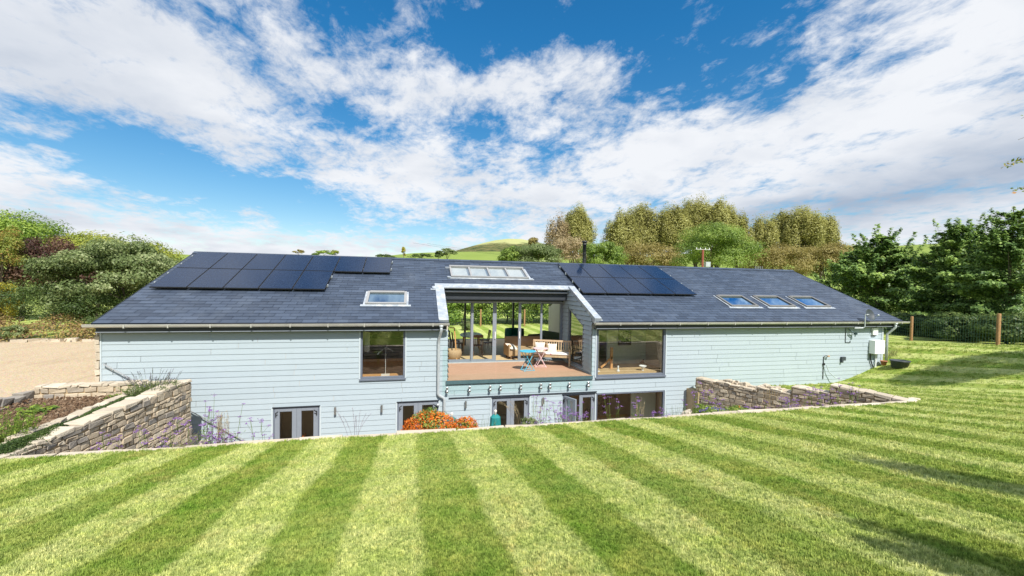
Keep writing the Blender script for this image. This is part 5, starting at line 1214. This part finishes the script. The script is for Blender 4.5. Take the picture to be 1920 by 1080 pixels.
for px, py, rx, ry, pal, lb, Y, n in ((1070, 478, 52, 36, 'pinkbrown', 'pinkish brown half bare tree behind the dark bushes near the hill', 60, 9000), (1215, 492, 72, 44, 'bronze', 'bronze tree filling the gap below the middle poplars', 62, 16000),
        (1450, 496, 76, 46, 'bronze', 'bronze leaved tree below the sparse poplars on the right', 62, 18000), (1545, 494, 60, 46, 'bronze', 'bronze tree at the right end below the poplars', 62, 13000), (1590, 492, 46, 40, 'poplar', 'low olive tree between the bronze one and the hornbeams', 60, 9000),
        (1335, 472, 86, 58, 'mid', 'big green round tree behind the red topped utility pole', 50, 34000), (1130, 484, 52, 38, 'mid', 'rounded green tree just right of the black flue', 46, 20000), (1010, 486, 58, 36, 'whitebeam', 'grey green bushy tree between the hill and the flue', 44, 22000), (960, 484, 30, 22, 'mid', 'small green bush at the foot of the hill left of the grey green tree', 44, 9000), (1000, 455, 12, 12, 'bronze', 'small bronze topped tree just above the grey green bush', 47, 1800)):
    tree('garden_tree', lb, pal, px, py, rx, ry, Y, n, k=60, cr=.24)
for px, lb in ((868, 'sunlit green tree seen through the left glass doors beyond the fence'), (950, 'sunlit green tree seen through the open door beyond the fence'), (1035, 'darker green tree seen through the right glass doors beyond the fence')):
    tree('garden_tree', lb, 'bright' if px < 900 else 'mid', px, 572, 72, 62, 33.5, 26000, leafpx=3.4, k=70)
tree('garden_shrub', 'rounded pale shrub seen through the left glass door near the back lawn', 'whitebeam', 875, 612, 13, 14, 28, 3500, k=20, cat='shrub', leafpx=1.8)
# distant trees over the ridge, left of the hill
for px, py, rx, ry, pal, lb in ((560, 472, 11, 5, 'bronze', 'tiny bronze tree top just over the left part of the ridge'), (608, 476, 24, 8, 'mid', 'distant rounded green tree top over the ridge'), (628, 474, 9, 6, 'yellowgreen', 'distant yellow green tree top beside the rounded one'),
        (722, 482, 22, 8, 'dark', 'distant dark pine clump left of the thin yellow tree'), (757, 473, 5, 13, 'gold', 'thin upright yellow tree on the horizon left of the hill'), (790, 480, 24, 6, 'dark', 'dark distant hedge line right of the thin yellow tree'), (822, 478, 10, 10, 'dark', 'dark round distant bush at the foot of the hill'), (838, 474, 24, 9, 'whitebeam', 'grey distant trees climbing the foot of the hill')):
    tree('distant_tree', lb, pal, px, py, rx, ry, 300, max(900, rx*ry*14), leafpx=1.6, k=18, base=14, trunk=rx > 3)
n = 30000; x = rng.uniform(-60, 215, n); y = rng.uniform(600, 735, n)
# utility pole
t = thing('utility_pole', 'red brown utility pole with white insulators behind the roof', 'pole', (34.8, 45, -3.2)); q = AT(1318, 468, 45)
m = MB(); m.tube([(q.x, 45, -3.2), (q.x, 45, q.z)], .13, 10); m.build('pole', paint('red_brown_timber', (.26, .07, .045), .8), t); m = MB(); m.box(q.x-1.0, q.x+1.0, 44.9, 45.1, q.z-.03, q.z+.05); m.build('crossarm', GUT, t)
for i in (-.9, -.35, .35, .9): m = MB(); m.tube([(q.x+i, 45, q.z), (q.x+i, 45, q.z+.24)], .045, 8); m.build('insulator', WHITE, t)
m = MB(); m.box(q.x+.35, q.x+1.0, 44.8, 45.2, q.z-2.1, q.z-1.5); m.build('transformer', PIPE, t)
m = MB()
for i in (-.9, .9): m.tube([(q.x+i-34*s2, 45+s2*10, q.z+.38-1.6*math.sin(s2*math.pi)) for s2 in np.linspace(0, 1, 14)], .012, 4)
m.build('wires', BLACK, t)
# right hand trees, layered branches
GR = 'layered trees behind the right fence'
for px, py, rx, ry, Y, n, lb in ((1645, 545, 92, 128, 27, 62000, 'layered green tree nearest the right end of the roof'), (1795, 535, 88, 132, 20, 62000, 'layered green tree with pale tips in the middle of the right row'),
                             (1895, 520, 84, 144, 15.5, 60000, 'tall dark layered tree at the right picture edge')):
    tree('hornbeam_tree', lb, 'beech', px, py, rx, ry, Y, n, leafpx=4.4, k=130, kind='tier', base=-2.9, group=GR)
for px, py, rx, ry, Y, n, pal, lb in ((1718, 565, 84, 108, 25, 40000, 'beech', 'dense dark tree filling the gap left of the middle layered tree'), (1850, 560, 76, 110, 18.5, 40000, 'beech', 'dense dark tree filling the gap right of the middle layered tree'), (1590, 560, 64, 104, 31, 30000, 'beech', 'green tree just showing over the right end of the roof')):
    tree('understorey_tree', lb, pal, px, py, rx, ry, Y, n, leafpx=3.9, k=110, kind='tier', base=-2.9)
for px, py, rx, ry, Y, lb in ((1700, 615, 62, 34, 19.5, 'dark hedge shrub behind the first fence post'), (1800, 620, 62, 40, 15.8, 'dark hedge shrub between the two fence posts'), (1905, 625, 66, 44, 13.0, 'dark hedge shrub behind the fence at the right edge')):
    tree('hedge_shrub', lb, 'dark', px, py, rx, ry, Y, 20000, leafpx=4.2, k=50, base=-2.9, cat='shrub', trunk=False)
t_, c = spray('dry_plant', 'small dry twiggy plant on the lawn beside the corner downpipe', 'plant', tuple(ground_hit(1668, 668)), 40, .25, .35, 'pinkbrown', .03)
# trees off to the right and behind the photographer (they shade the lawn and show in the window glass)
def tree_xy(name, label, pal, x, y, z, rad, nleaf, k, size, kind='round', base=-1.5, cr=.26):
    t = thing(name, label, 'tree', (x, y, base)); pos, nn = clumped((x, y, z), rad, nleaf, k, cr, kind)
    leafmesh('crown', pos, nn, size*rng.uniform(.6, 1.4, len(pos)), PAL[pal], t); m = MB(); m.tube([(x, y, base), (x, y, z)], [.16, .05], 8)
    for i in range(10): a = rng.uniform(0, 6.28); m.tube([(x, y, base+(z-base)*rng.uniform(.4, .9)), (x+math.cos(a)*rad[0]*.8, y+math.sin(a)*rad[1]*.8, z+rad[2]*rng.uniform(-.3, .6))], [.05, .01], 6)
    m.build('trunk', BARK, t); return t
g_ = ground_hit(1840, 690); oc = g_+SUNV*(8.6/SUNV.z)
tree_xy('overhanging_tree', 'tree outside the right edge whose twig tips hang into the sky', 'mid', oc.x, oc.y, oc.z, (2.6, 1.3, 1.3), 14000, 60, .13, base=-2.0)
def twig(label, px, py, Y, n, dirx=1):
    c = AT(px, py, Y); t = thing('hanging_twig', label, 'twig', c, 'leafy twigs hanging in from the right'); m = MB(); e = c+Vector((1.6, -.3, .55)); m.tube([c, c.lerp(e, .5)+Vector((0, 0, .05)), e], [.004, .008, .014], 5); m.build('stem', BARK, t)
    q = rng.uniform(0, .8, (n, 1)); P = np.array(c)+(np.array(e)-np.array(c))*q+rng.normal(0, .045, (n, 3)); leafmesh('leaves', P, unit(n)+np.array([0, -.6, .5]), rng.uniform(.05, .10, n), PAL['redgreen'], t)
twig('longest leafy twig reaching in from the right edge of the sky', 1885, 311, 6.6, 70); twig('short leafy twig at the right edge just below the longest one', 1900, 358, 6.6, 40); twig('single leaf twig at the right edge above the longest one', 1909, 262, 6.6, 10); twig('topmost leaf tip at the right edge of the sky', 1915, 222, 6.6, 14)
tree_xy('slender_shadow_tree', 'unseen slender tree behind the photographer, shaped to throw the long thin lawn shadow', 'dark', 6.50, -1.5, 1.9, (.42, .45, 3.0), 9000, 50, .07, base=-1.1)  # out of view; crown shaped to cast the long thin shadow
tree_xy('blunt_shadow_tree', 'unseen small tree behind the photographer, shaped to throw the short blunt lawn shadow', 'dark', 4.15, -1.5, 1.5, (.42, .5, 1.7), 7000, 36, .07, base=-1.1)  # added out of view, outline fitted to the blunt shadow
for i, (x, w) in enumerate(((-22, 6), (-11, 5), (-1, 6), (10, 5.5), (21, 6), (33, 6))):
    tree_xy('garden_tree', ['leftmost', 'second', 'third', 'fourth', 'fifth', 'rightmost'][i]+' tall tree of the row behind the photographer', 'mid', x, -24, 3.2, (w, 3, 4.5), 9000, 50, .32, base=-.3)

# ------------------------------------------------------------------ border flowers (rise above the lawn kerb)
def mat_flower(name, a, b): return foliage(name, tuple(x*.55 for x in a), a, b, trans=.25, scale=6)
PURP = mat_flower('purple_petals', (.26, .11, .40), (.42, .24, .58)); ORNG = mat_flower('orange_petals', (.62, .13, .015), (.80, .33, .03)); CRIM = mat_flower('crimson_heads', (.14, .02, .05), (.28, .05, .12)); VIOL = mat_flower('violet_petals', (.20, .12, .60), (.34, .24, .78))
STRAW = foliage('straw', (.30, .22, .12), (.46, .36, .21), (.58, .48, .30), trans=.2); STEMG = PAL['mid']
def bz(y): return -3.35-.16*(y-7.6)
def verbena(label, px, ytop, Y, n, spread, group='tall purple verbena in the border', hmin=.35):
    c = AT(px, ytop, Y); z0 = bz(Y); t = thing('verbena_plant', label, 'flower', (c.x, Y, z0), group); m = MB(); P = []
    H = c.z-z0
    for i in range(n):
        bx = c.x+rng.normal(0, spread*.4); by = Y+rng.normal(0, .12); h = H*rng.uniform(hmin, 1.0) if i else H; tx = bx+rng.normal(0, spread*.6); b = Vector((bx, by, z0)); e = Vector((tx, by+rng.normal(0, .1), z0+h))
        m.tube([b, b.lerp(e, .5)+Vector((rng.normal(0, .02), 0, 0)), e], [.005, .004, .0025], 4, cap=False)
        heads = [e]
        for k in range(rng.integers(1, 4)):
            s0 = b.lerp(e, rng.uniform(.6, .85)); e2 = s0+Vector((rng.uniform(-.14, .14), rng.uniform(-.08, .08), rng.uniform(.08, .22))); m.tube([s0, e2], .0022, 3, cap=False); heads.append(e2)
        for hd in heads:
            k = 16; P.append(np.array(hd)+rng.normal(0, 1, (k, 3))*[.020, .020, .008])
    m.build('stems', STEMG, t); P = np.concatenate(P); leafmesh('flower_heads', P, unit(len(P))+np.array([0, -.4, .8]), rng.uniform(.012, .024, len(P)), PURP, t, aspect=.9)
    k = n*26; q = rng.uniform(0, .55, k); leafmesh('leaves', np.stack([c.x+rng.normal(0, spread*.6, k), Y+rng.normal(0, .15, k), z0+q*H*1.1], 1), unit(k), rng.uniform(.03, .07, k), PAL['mid'], t, aspect=.25)
for px, yt, n, sp, lb in ((205, 812, 7, .18, 'purple verbena, leftmost clump against the left stone wall'), (262, 806, 8, .2, 'purple verbena clump low against the middle of the left stone wall'), (318, 790, 8, .18, 'purple verbena clump near the right end of the left stone wall'), (378, 755, 12, .16, 'tall purple verbena just right of the stone wall end'),
        (395, 800, 14, .2, 'dense purple verbena in front of the shaded boards beside the stone wall'), (432, 770, 7, .1, 'purple verbena right beside the upright straw grass'), (486, 790, 6, .16, 'thin verbena with few heads left of the leftmost lower door'),
        (1005, 742, 5, .1, 'thin verbena just right of the third lower door'), (1022, 748, 6, .12, 'verbena between the third lower door and the open door'), (1058, 755, 16, .14, 'purple verbena in front of the open lower door'), (1095, 758, 18, .18, 'dense purple verbena in front of the fixed door leaf'),
        (1150, 745, 5, .14, 'thin verbena in front of the big lower window left part'), (1195, 742, 8, .1, 'tall verbena in front of the big lower window right part'), (1242, 765, 7, .07, 'purple verbena at the right edge of the big lower window'), (1300, 716, 6, .2, 'thin tall verbena against the blue boards above the boulder'), (1340, 735, 6, .2, 'thin verbena against the boards left of the stepped wall'),
        (1430, 758, 9, .25, 'verbena against the first stepped wall section'), (1490, 738, 18, .25, 'verbena in front of the second stepped wall section'), (1545, 728, 16, .3, 'verbena in front of the third stepped wall section'), (1595, 716, 10, .25, 'tall verbena in front of the last stepped wall section')):
    verbena(lb, px, yt, 8.35 if px < 1400 else 8.1, n, sp)
def grass_clump(label, px, ytop, Y, n, spread, arch, plume=True, col=None, name='ornamental_grass', dirx=0):
    c = AT(px, ytop, Y); z0 = bz(Y); H = c.z-z0; t = thing(name, label, 'grass', (c.x, Y, z0), 'ornamental grasses in the border'); m = MB(); P = []
    for i in range(n):
        b = Vector((c.x+rng.normal(0, .05), Y+rng.normal(0, .05), z0)); h = H*rng.uniform(.75, 1.0); ax = rng.normal(0, spread)+dirx; pts = []
        for q in np.linspace(0, 1, 7): pts.append(b+Vector((ax*q**1.8, rng.normal(0, .003), h*(q-arch*q**3)/(1-arch))))
        m.tube(pts, [.004, .0035, .003, .003, .0025, .002, .001], 3, cap=False)
        if plume:
            for q in np.linspace(.70, 1.0, 16):
                i_ = min(5, int(q*6)); f_ = q*6-i_; P += [np.array(pts[i_].lerp(pts[i_+1], min(1, f_)))+rng.normal(0, .006, 3) for _ in range(3)]
    m.build('stalks', STRAW if col is None else col, t)
    if P: P = np.array(P); leafmesh('plumes', P, unit(len(P)), rng.uniform(.012, .026, len(P)), STRAW if col is None else col, t, aspect=.3)
grass_clump('upright straw coloured feather grass beside the purple verbena', 415, 770, 8.4, 22, .05, 0.0)
grass_clump('loose straw grass low against the stone wall end', 340, 800, 8.3, 16, .18, .1, plume=False)
LAVG = foliage('grey_purple_plume', (.22, .18, .22), (.36, .31, .36), (.46, .42, .45), trans=.2)
grass_clump('tall thin grey purple plume grass against the boards between two lower doors', 665, 760, 8.6, 9, .22, .12, col=LAVG)
grass_clump('arching pale plume grass in front of the third lower door', 975, 745, 8.5, 8, .12, .28, dirx=-.28)
grass_clump('pair of straw plumes right of the third lower door', 1012, 745, 8.5, 5, .08, .1)
grass_clump('tall dry branching stalks in front of the big lower window', 1200, 742, 8.5, 9, .07, 0.0)
grass_clump('short green stalks in front of the big lower window', 1145, 775, 8.4, 16, .16, .0, plume=False, col=PAL['bright'])
grass_clump('thin straw grass in front of the first stepped wall section', 1445, 712, 8.3, 10, .12, .05)
def bush(name, label, px, pyc, rx, ry, Y, n, nf, fm, fsize, pal='mid', cat='flower', k=30):
    c = AT(px, pyc, Y); s_ = pxm(px, Y); rad = (rx*s_, rx*s_*.8, ry*s_); t = thing(name, label, cat, (c.x, Y, bz(Y))); pos, nn = clumped(c, rad, n, k, .3); leafmesh('leaves', pos, nn, .05*rng.uniform(.6, 1.4, len(pos)), PAL[pal], t, aspect=.4)
    if nf:
        u = unit(nf); u[:, 2] = np.abs(u[:, 2])*1.0-.25; u[:, 1] = -np.abs(u[:, 1])*.7; pp = np.array(c)+u*np.array(rad)*rng.uniform(.85, 1.08, (nf, 1)); P = []; NN = []
        for p, d in zip(pp, u):
            k_ = 9; P.append(p+rng.normal(0, 1, (k_, 3))*fsize*.38); NN.append(np.tile(d+[0, -.3, .6], (k_, 1)))
        P = np.concatenate(P); leafmesh('flowers', P, np.concatenate(NN), fsize*rng.uniform(.6, 1.1, len(P)), fm, t, aspect=.8)
    m = MB(); m.tube([(c.x, Y, bz(Y)-.05), (c.x, Y, c.z)], .03, 6)
    for i in range(14): a = rng.uniform(0, 6.28); m.tube([(c.x, Y, bz(Y)), (c.x+math.cos(a)*rad[0]*.6, Y+math.sin(a)*rad[1]*.6, c.z)], .006, 4)
    m.build('stems', STEMG, t)
bush('helenium_plant', 'large orange flowering helenium clump in front of the second lower door', 806, 797, 50, 36, 8.5, 3200, 470, ORNG, .028)
bush('helenium_plant', 'smaller orange flowering helenium clump right of the first teal parasol', 872, 801, 25, 26, 8.4, 900, 230, ORNG, .028)
bush('sedum_plant', 'dark crimson sedum heads showing low over the kerb right of the leftmost door', 622, 828, 26, 6, 8.2, 400, 90, CRIM, .02)
bush('aster_plant', 'pale lilac aster clump in front of the third lower door', 992, 795, 18, 16, 8.4, 1500, 50, mat_flower('lilac_petals', (.38, .30, .48), (.52, .44, .60)), .02, 'whitebeam')
bush('geranium_plant', 'violet blue flowering clump at the foot of the first stepped wall section', 1335, 776, 40, 18, 8.3, 3600, 130, VIOL, .022)
bush('mixed_foliage', 'green and orange mixed leaves low before the stepped wall', 1385, 775, 34, 16, 8.3, 2600, 8, ORNG, .03, 'mid', 'plant')
bush('green_shrub', 'small bright green shrub behind the violet flowers beside the boulder', 1312, 768, 10, 12, 8.9, 500, 0, None, 0, 'bright', 'shrub')
for px, lb in ((905, 'sparse grey twiggy plant between the helenium and the free standing parasol'), (1265, 'thin grey stems with seed heads left of the boulder')):
    c = AT(px, 790, 8.4); spray('twiggy_plant', lb, 'plant', (c.x, 8.4, bz(8.4)), 50, .2, .72, 'whitebeam', .018, lean=.2)
